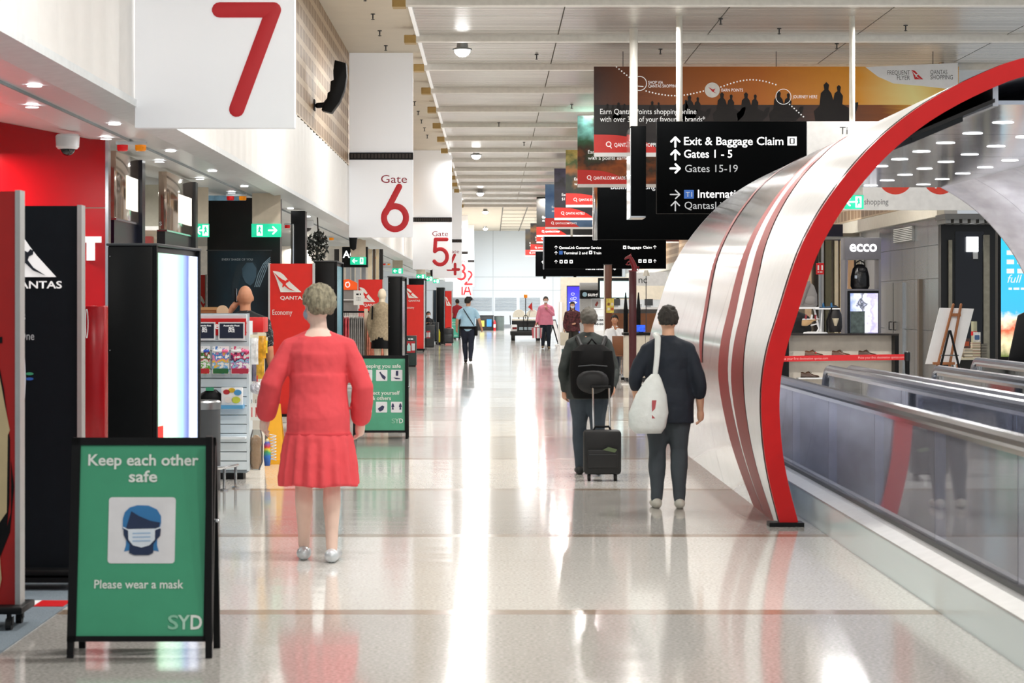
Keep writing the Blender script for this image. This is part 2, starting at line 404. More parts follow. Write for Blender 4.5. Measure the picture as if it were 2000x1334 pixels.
door = struct('door_1', B().box(RX-.045, RX, 54.2, 56.7, .05, 2.1), RMET)
for y in (55.15, 55.75):
    obj('door_handle', B().tube([(RX-.05, y, 1.02), (RX-.09, y, 1.02), (RX-.09, y, 1.2), (RX-.05, y, 1.2)], .012, 6), BLACK, door)
obj('door_gap', B().box(RX-.05, RX, 55.44, 55.46, .05, 2.1), BLACK, door)
obj('pull_rail', B().box(RX-.08, RX, 51.9, 52.1, 0, 2.15), mat('6b6156', .4, .4), wr)

# ================================================================ GATE SIGNS
SIGNW = mat('f5f7fb', .4, emit=.14, var=.01)
DIG = {'7': [[(.69, .96), (1.13, .96)], [(1.13, .96), (.83, .15)]],
       '6': [[(1.02, 1.03), (.745, .50)], arc(.935, .40, .225, .235, 155, 515, 26)],
       '5': [[(1.13, 1.0), (.76, 1.0)], [(.76, 1.0), (.735, .60)], [(.735, .60)]+arc(.91, .42, .235, .26, 128, -145, 18)],
       '4': [[(.98, 1.03), (.68, .38)], [(.68, .38), (1.16, .38)], [(1.0, .62), (1.0, .18)]],
       '3': [arc(.92, .78, .19, .2, 150, -80, 14), arc(.92, .36, .23, .23, 85, -145, 16)],
       '2': [arc(.93, .78, .21, .21, 160, -20, 12)+[(.72, .17)], [(.72, .17), (1.15, .17)]],
       '1A': [[(.50, .80), (.62, .92)], [(.62, .92), (.62, .18)], [(.74, .18), (.97, .92)], [(.97, .92), (1.2, .18)], [(.82, .40), (1.11, .40)]]}
DIGM = {'7': QRED}
slot_me = None
def gate_sign(no, d, x0, zb, lab):
    t = thing('gate_sign', lab, 'gate sign', (x0, d, zb), group='hanging gate signs')
    top = CEILZ-.02-zb
    obj('lower_panel', B().box(0, 1.3, 0, .14, 0, 1.58), SIGNW, t, bevel=.006)
    obj('upper_panel', B().box(0, 1.3, 0.02, .14, 1.73, top), SIGNW, t, bevel=.006)
    s = obj('vent_strip', B().box(.0, 1.3, -.01, .15, 1.585, 1.725), BLACK, t)
    for i in range(18): obj('vent_slot', B().box(.03+i*.07, .08+i*.07, -.016, -.010, 1.61, 1.70), mat('2d2420', .5), s)
    strokes(DIG[no], .125 if len(no) == 1 else .10, mat('c9202a', .5, var=.02), t, 'digit', y=-.008)
    if no not in ('7', '1A'):
        lettering('Gate', mat('9a2a3a', .5), t, .65, 1.11, h=.16, w=.53)
for no, d, x0, zb, lab in (('7', 19.6, -2.905, 3.04, 'white hanging gate sign with a large red 7, nearest the camera'),
                           ('6', 49.0, -2.90, 2.97, 'white hanging gate sign reading Gate 6 beside the black loudspeaker'),
                           ('5', 80.0, -2.62, 2.77, 'white hanging gate sign five, half covered on its left by the Gate 6 sign'),
                           ('4', 107., -2.62, 2.78, 'white hanging gate sign four, overlapped by the sign with the five'),
                           ('3', 138., -2.66, 2.92, 'white hanging gate sign three, only a slice of its panel showing'),
                           ('2', 155., -2.42, 2.75, 'white hanging gate sign with a red 2, mostly covered'),
                           ('1A', 164., -2.62, 2.10, 'white gate sign reading 1A above the guard')):
    gate_sign(no, d, x0, zb, lab)

# loudspeaker on the left panels
t = thing('loudspeaker', 'black curved line-array loudspeaker on the brown perforated wall panel', 'loudspeaker', (FX, 39.6, 0))
def lp(px, py): return ((px-CX)*39.6/F-FX, Z(py, 39.6))
obj('cabinet', B().prism([lp(*q) for q in ((655, 119), (677, 125), (678, 150), (674, 175), (664, 200), (648, 222), (629, 217), (632, 206), (640, 195), (641, 183), (646, 180), (647, 160), (653, 158), (652, 140))], 'y', -.17, .17), BLACK, t, bevel=.01)
obj('wall_plate', B().box(0, .02, -.12, .12, lp(0, 216)[1], lp(0, 195)[1]), BLACK, t)
obj('bracket', B().tube([(.06, 0, lp(0, 206)[1]), (.18, 0, lp(0, 205)[1])], .045, 10), BLACK, t, smooth=True)
obj('cable', B().tube([(.15, 0, lp(0, 202)[1]), (.22, 0, lp(0, 192)[1]), (.25, 0, lp(0, 183)[1])], .008, 6), DGREY, t)
# smaller speakers hanging under signs
for px, py, d, lab in ((690, 477, 52, 'black ribbed loudspeaker under the Gate 6 sign'), (844, 535, 112, 'black loudspeaker under the Gate 5 sign')):
    t = thing('hanging_speaker', lab, 'loudspeaker', (X(px, d), d, Z(py, d)))
    obj('cabinet', B().prism([(-.09, .18), (.09, .18), (.06, -.1), (.0, -.14), (-.07, -.08)], 'y', -.1, .1), BLACK, t, bevel=.008)
    obj('bracket', B().box(-.02, .02, -.02, .02, .18, .45), BLACK, t)

# ================================================================ HANGING BANNERS
sunset = mat_ramp('sunset_print', 'X', [(0, '3a1c14'), (.12, '7a3f18'), (.45, 'c8701e'), (.72, 'f0a024'), (.88, 'fff0a0'), (1, 'f3b21c')], .45, noise=.08, nscale=(.6, 1, 2))
seaband = mat_ramp('sea_print', 'X', [(0, '120d0e'), (.55, '2a1510'), (.8, '8d4a12'), (.9, 'f0b040'), (1, 'c87c16')], .45, noise=.10, nscale=(.8, 1, 14))
LABB = {0: 'with an orange sunset and camel riders'}
def topz(y): return LOUZ if y < 117 else CEILZ
def banner(d, left, top, bot, w, img, url, lines, lab, full=False):
    z1, z0 = Z(top, d), Z(bot, d); hh = z1-z0; x0 = X(left, d)
    t = thing('hanging_banner', lab, 'banner', (x0, d, z0), group='advertising banners under the ceiling')
    obj('panel', B().box(0, w, 0, .05, .0, hh), img, t)
    obj('footer_strip', B().box(0, w, -.006, 0, 0, .045*hh), WHITEG, t)
    wv = [(0, .045*hh)]+[(w*.19*(i/12), .045*hh+hh*(.20*(1-(i/12)**3))) for i in range(13)]
    flat(wv, QRED, t, 'red_wave', y=-.004)
    for q in (.08, .5, .93):
        obj('hanging_wire', B().tube([(w*q, .02, hh), (w*q, .02, topz(d)-z0)], .008, 5), DGREY, t)
    if url:
        lettering(url, INKW, t, .40, .11*hh, h=.042*hh, w=.05*len(url), y=-.012, bold=.008)
        b = B(); 
        strokes([arc(.29, .138*hh, .026*hh, .026*hh, 0, 360, 14), [(.315, .118*hh), (.345, .095*hh)]], .010*hh, INKW, t, 'search_icon', y=-.014)
    for i, s in enumerate(lines):
        lettering(s, INKW, t, .26, hh*(.47-.085*i), h=.05*hh, y=-.012, bold=.006)
    return t, hh
# the big one in front
d1 = 47.5; zz0 = Z(306, d1)
t, hh = banner(d1, 1160, 130, 306, 7.2, sunset, 'QANTAS.COM/SHOPPING', [], 'wide orange sunset banner with camel riders and a white corner logo')
bx = lambda px: X(px, d1)-X(1160, d1)
bz = lambda py: Z(py, d1)-zz0
obj('sea_print', B().box(0, bx(1872), -.003, 0, bz(260), bz(205)), seaband, t)
obj('shore_print', B().box(0, bx(1872), -.003, 0, .045*hh, bz(260)), mat('1a1012', .5), t)
flat([(bx(1690), bz(131)), (bx(1871), bz(123)+.0), (bx(1871), bz(176)), (bx(1800), bz(168)), (bx(1745), bz(163)), (bx(1715), bz(150))], WHITE, t, 'white_corner', y=-.004)
GREYINK = mat('5b5b5e', .5)
lettering('FREQUENT', GREYINK, t, bx(1777), bz(146), h=.085, w=bx(1777)-bx(1733), align='r', y=-.009)
lettering('FLYER', GREYINK, t, bx(1777), bz(156), h=.085, w=bx(1777)-bx(1752), align='r', y=-.009)
lettering('QANTAS', GREYINK, t, bx(1817), bz(145), h=.085, w=bx(1850)-bx(1817), y=-.009)
lettering('SHOPPING', GREYINK, t, bx(1817), bz(155), h=.085, w=bx(1861)-bx(1817), y=-.009)
tail_logo(t, bx(1780), bz(155), bx(1803)-bx(1780), bz(137)-bz(155), RED, WHITE, y=-.009)
lettering('Earn Qantas Points shopping online', INKW, t, bx(1172), bz(223), h=.105, w=bx(1360)-bx(1172), y=-.012)
lettering('with over 300 of your favourite brands*', INKW, t, bx(1172), bz(238), h=.105, w=bx(1377)-bx(1172), y=-.012)
lettering('SHOP VIA', INKW, t, bx(1266), bz(164), h=.06, w=bx(1295)-bx(1266), y=-.012)
lettering('QANTAS SHOPPING', INKW, t, bx(1266), bz(171), h=.06, w=bx(1324)-bx(1266), y=-.012)
lettering('EARN POINTS', INKW, t, bx(1409), bz(179), h=.06, w=bx(1451)-bx(1409), y=-.012)
lettering('JOURNEY HERE', INKW, t, bx(1548), bz(192), h=.06, w=bx(1596)-bx(1548), y=-.012)
strokes([arc(bx(1249), bz(163), .14, .14, 0, 360, 22), [(bx(1243), bz(168)), (bx(1256), bz(169))]], .014, INKW, t, 'print_ring', y=-.012)
flat(disc(bx(1391), bz(176), .15), PAPER, t, 'points_badge', y=-.008)
flat([(bx(1383), bz(170)), (bx(1392), bz(175)), (bx(1397), bz(173)), (bx(1394), bz(179)), (bx(1400), bz(183)), (bx(1391), bz(179)), (bx(1387), bz(174))], RED, t, 'kangaroo_emblem', y=-.012)
strokes([arc(bx(1530), bz(189), .15, .15, 0, 360, 22)], .012, INKW, t, 'print_ring', y=-.012)
dots = [(1204+i*5, 131+i*4) for i in range(6)]+[(1262+i*6.2, 178+9*math.sin(PI*i/18)) for i in range(19)]+[(1408+i*6.3, 170-14*math.sin(PI*i/19)) for i in range(18)]+[(1542+i*4.5, 204+i*4) for i in range(7)]
b = B()
for u, v in dots: b.prism(disc(bx(u), bz(v), .016, n=6), 'y', -.013, -.009)
o = obj('dotted_line', b, INKW, t); o['kind'] = 'stuff'
SIL = mat('140c0b', .6)
for px, s in ((1190, .6), (1212, .65), (1278, .7), (1330, .8), (1352, .9), (1416, 1.0), (1463, 1.0), (1527, 1.05), (1622, 1.35)):
    yb = 236
    def q(u, v): return (bx(px+u*s), bz(yb-v*s))
    flat([q(-22, 0), q(-24, 14), q(-16, 22), q(-14, 40), q(-9, 45), q(-10, 52), q(-6, 56), q(-2, 52), q(-3, 45), q(1, 40), q(4, 30), q(6, 40), q(10, 43), q(9, 49), q(12, 52), q(15, 49), q(14, 42), q(18, 36), q(17, 24), q(28, 18), q(34, 26), q(40, 27), q(40, 22), q(36, 10), q(26, 0)], SIL, t, 'rider_silhouette', y=-.006)
def nprint(name, cols, s=(1.2, 1, 1.6), amt=1.4):
    k = len(cols); return mat_ramp(name, 'Z', [(i/(k-1), c) for i, c in enumerate(cols)], .5, noise=amt, nscale=s)
BAN = [(60.4, 1128, 226, 366, nprint('coast_print', ['6a2f12', 'a8561c', '3d2a1a', '2f5a3c', '6fb0a8', '27342c']), 'QANTAS.COM/CARDS', ['Earn points', 'with a points earning card'], 'banner with a green and brown rocky coast print'),
       (74.0, 1105, 293, 405, nprint('garden_print', ['0d0d10', '15161a', '2a3020', 'a86a2c', '3f5a22', 'c8b060']), 'QANTAS EVERYDAY', ['Earn', 'with'], 'banner with a dark print and orange and green foliage'),
       (83.7, 1082.6, 329, 430, nprint('night_print', ['0c0b10', '18141f', '2a2438', '14121a', '4a4560']), 'QANTAS HOTELS', ['Earn', '$1 spent'], 'banner with a near-black purple night print, hotels address'),
       (96.0, 1065, 360, 447.5, nprint('lake_print', ['3e5a7a', '5a7ca6', '6f95c4', '4a70a8', '7fa4d0'], amt=.5), 'QANTAS.COM/POINTS', ['Explore', 'earn'], 'banner with a blue sky and lake print'),
       (109., 1048, 385, 462.5, nprint('dark_print', ['0c0c0d', '15140f', '0c0c0d', '201c14']), 'QANTAS.COM/BP', ['Earn', 'at BP'], 'banner with a black speckled print, third from the back'),
       (119., 1048, 415, 474.5, nprint('maroon_print', ['3c1410', '5a1d12', '30100e']), 'QANTAS.COM/SHOPPING', [], 'banner with a dark maroon print behind the black speckled one'),
       (131., 1036, 436, 491, nprint('amber_print', ['0d0c0b', '5a3410', '15100c', '8a5a1e', '100e0c']), 'QANTAS.COM', ['Earn', 'with'], 'banner with an amber and black print near the end wall'),
       (142., 1026, 448, 501, nprint('ember_print', ['0c0c0b', '181510', '3a2c12', '0c0c0b']), 'QANTAS.COM', ['Earn', '$1 sp'], 'farthest banner in the row, black print')]
for d, l, tp, bt, im, u, ln, lab in BAN:
    banner(d, l, tp, bt, 7.2, im, u, ln, lab)

# ================================================================ DIRECTION SIGNS
SBLK = mat('040506', .5, var=.1, spec=.03); SINK = mat('ffffff', .5, emit=1.0, var=0); SDIM = mat('b9bcc0', .5, emit=.25, var=0); TBLUE = mat('2a5ca8', .5, emit=.3)
d = 41.6
t = thing('direction_sign', 'black overhead sign reading Exit and Baggage Claim, Gates 1 - 5', 'sign', (X(1283, d), d, Z(417, d)))
sx = lambda px, d=d: X(px, d)-X(1283, d)
sz = lambda py, d=d: Z(py, d)-Z(417, d)
obj('sign_box', B().box(0, sx(1575), 0, .25, 0, sz(237)), SBLK, t, bevel=.008)
for px in (1328,): obj('hanging_pole', B().tube([(sx(px), .12, sz(237)), (sx(px), .12, LOUZ-Z(417, d))], .055, 12), mat('d9d6cc', .4), t, smooth=True)
for s, x, y, w, bold in (('Exit & Baggage Claim', 1336, 283, 194, .008), ('Gates 1 - 5', 1336, 308, 94, .008)):
    lettering(s, SINK, t, sx(x), sz(y), h=.135, w=sx(x+w)-sx(x), bold=bold)
lettering('Gates 15-19', SDIM, t, sx(1338), sz(336), h=.125, w=sx(1441)-sx(1338))
lettering('International', SINK, t, sx(1363), sz(386), h=.135, bold=.008)
lettering('QantasLink', SDIM, t, sx(1337), sz(408), h=.125)
for py, a, m in ((277, 90, SINK), (302, 90, SINK), (329, 0, SINK), (380, 0, SDIM), (402, 90, SDIM)): arrow(t, m, sx(1319), sz(py), .17, a, .2 if m is SINK else .13)
flat(rrect(sx(1336), sx(1355), sz(388), sz(371), .005), TBLUE, t, 'terminal_badge')
lettering('T1', SDIM, t, sx(1345.5), sz(384.5), h=.085, align='c', y=-.009)
flat(rrect(sx(1538), sx(1556), sz(284), sz(267), .004), SINK, t, 'baggage_icon')
flat(rrect(sx(1542), sx(1552), sz(281), sz(270), .01), SBLK, t, 'baggage_icon', y=-.008)
flat(rrect(sx(1544.5), sx(1549.5), sz(279.5), sz(271.5), .004), SINK, t, 'baggage_icon', y=-.011)
# white sign beside it, on the third pole
t = thing('shop_directory_sign', 'large white overhead panel with red round logos and the word shopping', 'sign', (X(1576, d), d, Z(410, d)))
wx = lambda px: X(px, d)-X(1576, d)
wz = lambda py: Z(py, d)-Z(410, d)
obj('sign_box', B().box(.0, wx(1921), 0.0, .2, 0, wz(237)), mat('e9e8e6', .4, emit=.12), t, bevel=.006)
obj('hanging_pole', B().tube([(wx(1666), .1, wz(237)), (wx(1666), .1, LOUZ-Z(410, d))], .05, 12), mat('d9d6cc', .4), t, smooth=True)
BRED = mat('d33a26', .5)
for px in (1749, 1836): flat(disc(wx(px), wz(346), .30, n=32), BRED, t, 'round_logo', y=-.004)
lettering('YL', WHITE, t, wx(1836), wz(368), h=.21, w=.34, align='c', y=-.009)
lettering('Ti', mat('4a4a4c', .5), t, wx(1640), wz(262), h=.125, y=-.005)
lettering('shopping', mat('7a7a7c', .5), t, wx(1688), wz(399.5), h=.10, w=wx(1735)-wx(1688), y=-.005)
# sign seen end-on, beside the first
d = 43.2
t = thing('blade_sign', 'black sign box seen end-on with chrome edge, on a white pole', 'sign', (X(1232, d), d, Z(425, d)))
obj('sign_box', B().box(0, .275, 0, 1.1, .03, Z(246, d)-Z(425, d)), SBLK, t, bevel=.006)
obj('chrome_edge', B().box(-.012, .002, 0.0, 1.1, 0, Z(250, d)-Z(425, d)), CHROME, t)
obj('chrome_edge', B().box(0, .27, .02, 1.08, .0, .03), CHROME, t)
obj('hanging_pole', B().tube([(.075, .4, Z(246, d)-Z(425, d)), (.075, .4, LOUZ-Z(425, d))], .075, 14), mat('e6e3da', .4), t, smooth=True)
# further signs
d = 62.
t = thing('direction_sign', 'big blank black overhead sign with chrome left edge, behind the end-on sign', 'sign', (X(1168, d), d, Z(468, d)))
obj('sign_box', B().box(0, 4.2, 0, .35, 0, 1.75), SBLK, t, bevel=.006)
obj('chrome_edge', B().box(-.13, 0, .02, .33, -.01, 1.75), CHROME, t, bevel=.02)
lettering('Business Lounge', SDIM, t, .33, 1.30, h=.13)
for x in (.8, 3.4): obj('hanging_pole', B().tube([(x, .17, 1.75), (x, .17, LOUZ-Z(468, d))], .05, 10), mat('d9d6cc', .4), t, smooth=True)
d = 105.
t = thing('direction_sign', 'black overhead sign with Customer Service, Terminal 2 and Baggage Claim lettering', 'sign', (X(1063, d), d, Z(525, d)))
sx = lambda px: X(px, d)-X(1063, d)
sz = lambda py: Z(py, d)-Z(525, d)
obj('sign_box', B().box(0, sx(1301), 0, .3, 0, sz(462)), SBLK, t, bevel=.01)
obj('chrome_edge', B().box(-.05, 0, 0, .3, -.02, sz(462)), CHROME, t)
for x in (1.2, 4.2): obj('hanging_pole', B().tube([(x, .15, sz(462)), (x, .15, LOUZ-Z(525, d))], .05, 10), mat('d9d6cc', .4), t)
lettering('QantasLink Customer Service', SINK, t, sx(1092), sz(486), h=.11, w=sx(1174)-sx(1092))
lettering('Terminal 2 and', SINK, t, sx(1101), sz(496.5), h=.11, w=sx(1147)-sx(1101))
lettering('Train', SINK, t, sx(1159), sz(496.5), h=.11, w=sx(1174)-sx(1159))
lettering('Baggage', SINK, t, sx(1226), sz(485.5), h=.11, w=sx(1252.5)-sx(1226))
lettering('Claim', SINK, t, sx(1256), sz(485.5), h=.11, w=sx(1273)-sx(1256))
flat(rrect(sx(1092), sx(1099), sz(497), sz(490), .005), TBLUE, t, 'terminal_badge')
for px, py in ((1086, 483), (1086, 494), (1086, 511), (1279, 482.5), (1279, 510)): arrow(t, SINK, sx(px), sz(py), .15, 90, .09)
for px, py in ((1096, 511), (1105.5, 511), (1115.5, 511), (1250, 510), (1259.5, 510), (1269.5, 510), (1220, 483), (1153.5, 493)):
    o = flat(rrect(sx(px-3), sx(px+3), sz(py+3.2), sz(py-3.2), .005), SINK, t, 'pictogram')
    flat(rrect(sx(px-1.4), sx(px+1.4), sz(py+1.8), sz(py-1.4), .01), SBLK, t, 'pictogram', y=-.009)
d = 134.
t = thing('direction_sign', 'farthest black overhead sign, Train and Terminal lettering half covered', 'sign', (X(1046, d), d, Z(540, d)))
obj('sign_box', B().box(0, X(1215, d)-X(1046, d), 0, .3, 0, 1.5), SBLK, t, bevel=.01)
for x in (1.0, 3.9): obj('hanging_pole', B().tube([(x, .15, 1.5), (x, .15, CEILZ-Z(540, d))], .05, 10), mat('d9d6cc', .4), t)
lettering('Train and Terminal', SINK, t, X(1143, d)-X(1046, d), Z(527, d)-Z(540, d), h=.11, w=X(1182, d)-X(1143, d))
arrow(t, SINK, X(1200, d)-X(1046, d), Z(525.5, d)-Z(540, d), .14, 0, .14)
arrow(t, SINK, X(1060, d)-X(1046, d), Z(512, d)-Z(540, d), .14, 90, .14)
for x in (.5, 2.2): obj('speaker_bracket', B().lathe([(.03, -.14), (.08, -.1), (.08, 0)], 8, x, .15), BLACK, t)
# ================================================================ TRAVELATOR TUNNEL
XC, Y0, Y1 = 4.5, 17.37, 30.0
PROF = [(2.085, 0), (2.003, .314), (1.959, .587), (1.94, .942), (1.981, 1.26), (2.077, 1.556), (2.15, 1.80), (2.232, 2.025), (2.339, 2.228), (2.439, 2.383), (2.572, 2.561),
        (2.772, 2.783), (2.971, 2.949), (3.16, 3.08), (3.437, 3.23), (3.843, 3.40), (XC, 3.47)]
def smooth_prof(p, it=1):
    for _ in range(it):
        q = [p[0]]
        for a, b in zip(p, p[1:]): q += [(a[0]*.75+b[0]*.25, a[1]*.75+b[1]*.25), (a[0]*.25+b[0]*.75, a[1]*.25+b[1]*.75)]
        p = q+[p[-1]]
    return p
HALF = smooth_prof(PROF, 2)
OUT = HALF+[(2*XC-x, z) for x, z in reversed(HALF[:-1])]
def offs(p, d):
    r = []
    for i in range(len(p)):
        a, b = p[max(i-1, 0)], p[min(i+1, len(p)-1)]
        tx, tz = b[0]-a[0], b[1]-a[1]; l = math.hypot(tx, tz) or 1
        r.append((p[i][0]+tz/l*d, max(0, p[i][1]-tx/l*d)))
    return r
INN = offs(OUT, .13); SHELLIN = offs(OUT, .05)
tun = thing('travelator_tunnel', 'curved silver and white tunnel over the moving walkway with red rim and red stripes', 'tunnel', (XC, Y0, 0))
def L(p): return (p[0]-XC, p[1]-Y0, p[2])
SHELL = mat('dcdfe4', .13, .92, var=.12, scale=2.2, stretch=(.8, 4, .5))
INSIDE = mat('d3d4de', .25, .3, var=.2, scale=1.6, stretch=(3, .6, 3))
ys = [Y0+.02+i*(Y1-Y0-.02)/6 for i in range(7)]
for a, b in zip(ys, ys[1:]):
    bb = B()
    ring = [L((x, a+.004, z)) for x, z in OUT], [L((x, b-.004, z)) for x, z in OUT], [L((x, b-.004, z)) for x, z in SHELLIN], [L((x, a+.004, z)) for x, z in SHELLIN]
    bb.grid(list(ring)+[ring[0]]); obj('shell_panel', bb, SHELL, tun, smooth=True, sharp=50)
    ii = offs(OUT, .13)
    bb = B().grid([[L((x, a+.004, z)) for x, z in ii], [L((x, b-.004, z)) for x, z in ii]]); obj('lining_panel', bb, INSIDE, tun, smooth=True, sharp=60)
rim = [[L((x, Y0-.02, z)) for x, z in OUT], [L((x, Y0-.02, z)) for x, z in INN], [L((x, Y0+.10, z)) for x, z in INN], [L((x, Y0+.10, z)) for x, z in OUT]]
obj('rim', B().grid(rim+[rim[0]]), mat('b51517', .35, var=.04, spec=.3), tun, smooth=True, sharp=50)
obj('rim_foot', B().box(2.0-XC, 2.25-XC, -.06, .12, 0, .03), BLACK, tun)
back = [[L((x, Y1-.01, z)) for x, z in OUT], [L((x, Y1-.01, z)) for x, z in INN], [L((x, Y1+.03, z)) for x, z in INN], [L((x, Y1+.03, z)) for x, z in OUT]]
obj('end_trim', B().grid(back+[back[0]]), STEEL, tun, smooth=True, sharp=50)
def interp(tab, z):
    for (z0, v0), (z1, v1) in zip(tab, tab[1:]):
        if z <= z1: t_ = (z-z0)/(z1-z0); return v0+(v1-v0)*t_
    return tab[-1][1]
def stripe(lo, hi, m, name, zmin=0, zmax=3.47, dd=-.006):
    o = offs(HALF, dd)
    rows = [[], []]
    for (x, z), (ox, oz) in zip(HALF, o):
        if zmin <= z <= zmax:
            rows[0].append(L((ox, interp(lo, z), oz))); rows[1].append(L((ox, interp(hi, z), oz)))
    obj(name, B().grid(rows), m, tun, smooth=True)
SRED = mat('8e1013', .4, var=.04, spec=.25); SWHT = mat('eef0f2', .22, .1, var=.03)
stripe([(0, 17.42), (3.5, 17.5)], [(0, 17.75), (1, 18.55), (1.9, 19.5), (2.9, 21.2), (3.47, 23.5)], SWHT, 'white_band', dd=-.004)
stripe([(0, 17.7), (1, 18.6), (1.9, 19.55), (2.9, 21.3), (3.47, 23.6)], [(0, 18.35), (1, 19.55), (1.9, 20.15), (2.9, 21.65), (3.47, 23.8)], SRED, 'red_stripe')
stripe([(0, 18.3), (.5, 18.95), (1, 19.55), (1.9, 20.15), (2.9, 21.65), (3.47, 23.8)], [(0, 18.36), (.5, 19.05), (1, 19.8), (1.9, 20.7), (2.9, 22.0), (3.47, 24.0)], SWHT, 'white_stripe', dd=-.005)
stripe([(0, 18.36), (.5, 19.05), (1, 19.8), (1.9, 20.7), (2.9, 22.0), (3.47, 24.0)], [(0, 19.1), (.5, 19.9), (1, 20.65), (1.9, 21.3), (2.9, 22.2), (3.47, 24.15)], SRED, 'red_stripe')
stripe([(1.0, 22.2), (1.25, 22.6), (2.7, 25.0), (3.47, 27)], [(1.0, 22.3), (1.25, 22.95), (2.7, 25.25), (3.47, 27.15)], SRED, 'red_stripe', zmin=1.0)
# suspended mirror ceiling with round lamps inside the tunnel
MIR = mat('cdd2dc', .12, .9, var=.12, scale=2, bump=.05)
for k in range(4):
    a = Y0+.2+k*3.1
    obj('mirror_ceiling', B().box(3.7-XC, 5.75-XC, a-Y0, a+3.08-Y0, 3.06, 3.09), MIR, tun)
obj('ceiling_lip', B().box(3.66-XC, 3.70-XC, .2, 12.6, 3.05, 3.24), mat('c9ccd4', .2, .7, var=.08), tun)
obj('ceiling_lip', B().box(5.75-XC, 5.79-XC, .2, 12.6, 2.98, 3.12), mat('b9bcd4', .2, .7, var=.08), tun)
lme2 = B().lathe([(.085, 0), (.08, -.004)], 20).mesh('round_lamp'); lme2.materials.append(mat('fbfcff', .4, emit=7, var=0))
for i in range(10):
    for x in (4.1, 4.65, 5.25): obj('round_lamp', lme2, None, tun, (x-XC, .7+i*1.22+(.45 if x == 4.65 else .2 if x > 5 else 0), 3.06))
for i in range(3):
    d_ = bpy.data.lights.new('tunnel_light', 'AREA'); d_.shape = 'RECTANGLE'; d_.size = 1.6; d_.size_y = .3; d_.energy = 130
    o = bpy.data.objects.new('tunnel_light', d_); o.location = (4.6, 19.5+4*i, 3.03); COL.objects.link(o)
obj('dark_gap_sheet', B().prism([(3.02-XC, 2.80), (3.66-XC, 3.07), (3.66-XC, 3.10), (3.02-XC, 2.83)], 'y', .12, 12.5), mat('0c0d10', .5), tun)  # black sheet added for the shade of the open gap beside the mirror ceiling
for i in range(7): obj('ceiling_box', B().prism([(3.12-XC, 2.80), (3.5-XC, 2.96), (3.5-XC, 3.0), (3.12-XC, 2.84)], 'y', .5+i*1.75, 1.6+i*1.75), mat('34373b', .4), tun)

# travelators
GL = mat_glass('balustrade_glass', 'cfdde6', .75, .03)
GLM = mat_glass('balustrade_glass_painted_refl', 'cfd6e6', .75, .03, .32); HR = mat('55575d', .2, .3, var=.05); SKIN_ST = mat('bcc0cc', .3, .35, var=.05); SKIRT = mat('dcecee', .2, .05, var=.06, scale=.8, stretch=(1, .3, 1)); TREAD = mat('8b8f98', .35, .7, var=.2, scale=30)  # first glass here carries a lavender reflection painted in as diffuse colour
def balustrade(parent, x, y0, y1, gm_=None):
    nx = x-parent.location.x
    n = max(1, round((y1-y0)/2.1)); w = (y1-y0)/n
    for i in range(n):
        obj('glass_pane', B().box(nx-.006, nx+.006, y0+i*w+.006, y0+(i+1)*w-.006, .27, .90), gm_ or GL, parent)
    path = [(nx, y0, .95)]+[(nx, y1, .95)]+[(nx, y1+.33*math.sin(a), .62+.33*math.cos(a)) for a in [PI*i/10 for i in range(1, 11)]]+[(nx, y1-.3, .29)]
    obj('handrail', B().tube(path, .042, 10), HR, parent, smooth=True)
    obj('handrail_guide', B().box(nx-.022, nx+.022, y0, y1, .89, .925), CHROME, parent)
    obj('glass_channel', B().box(nx-.03, nx+.03, y0, y1, .235, .275), DGREY, parent)
YA, YB = 5.0, 24.2
t1 = thing('moving_walkway', 'moving walkway with glass balustrades and pale blue skirting running into the tunnel', 'walkway', (2.95, YA, 0))
t1.location = (2.95, 0, 0)
obj('outer_skirt', B().prism([(2.33-2.95, 0), (2.33-2.95, .215), (2.40-2.95, .235), (2.56-2.95, .245), (2.56-2.95, 0)], 'y', YA, YB+.3), SKIRT, t1)
obj('ledge', B().prism([(2.325-2.95, .212), (2.325-2.95, .222), (2.42-2.95, .247), (2.47-2.95, .247), (2.47-2.95, .238)], 'y', YA, YB+.3), ALU, t1)
obj('inner_skirt', B().box(2.545-2.95, 2.60-2.95, YA, YB+.3, 0.0, .25), SKIN_ST, t1)
obj('far_skirt', B().box(3.30-2.95, 3.47-2.95, YA, YB+.3, 0, .25), SKIN_ST, t1)
obj('tread_belt', B().box(2.60-2.95, 3.30-2.95, YA, YB+.8, 0, .02), TREAD, t1)
balustrade(t1, 2.5, YA, YB, GLM); balustrade(t1, 3.4, YA, YB)
t2 = thing('moving_walkway', 'second moving walkway beyond the first, glass sides and dark handrails', 'walkway', (4.05, 0, 0))
for x in (3.62, 4.5): obj('skirt', B().box(x-.08-4.05, x+.08-4.05, YA, YB+.3, 0, .25), SKIN_ST, t2)
obj('tread_belt', B().box(3.7-4.05, 4.42-4.05, YA, YB+.8, 0, .02), TREAD, t2)
balustrade(t2, 3.62, YA, YB); balustrade(t2, 4.5, YA, YB)
t3 = thing('moving_walkway', 'short end of a third walkway at the right edge, beside the book table', 'walkway', (6.0, 0, 0))
for x in (5.62, 6.45): obj('skirt', B().box(x-.08-6, x+.08-6, 20, 28.2, 0, .25), SKIN_ST, t3)
obj('tread_belt', B().box(5.7-6, 6.37-6, 20, 28.6, 0, .02), TREAD, t3)
balustrade(t3, 5.62, 20, 27.8); balustrade(t3, 6.45, 20, 27.8)

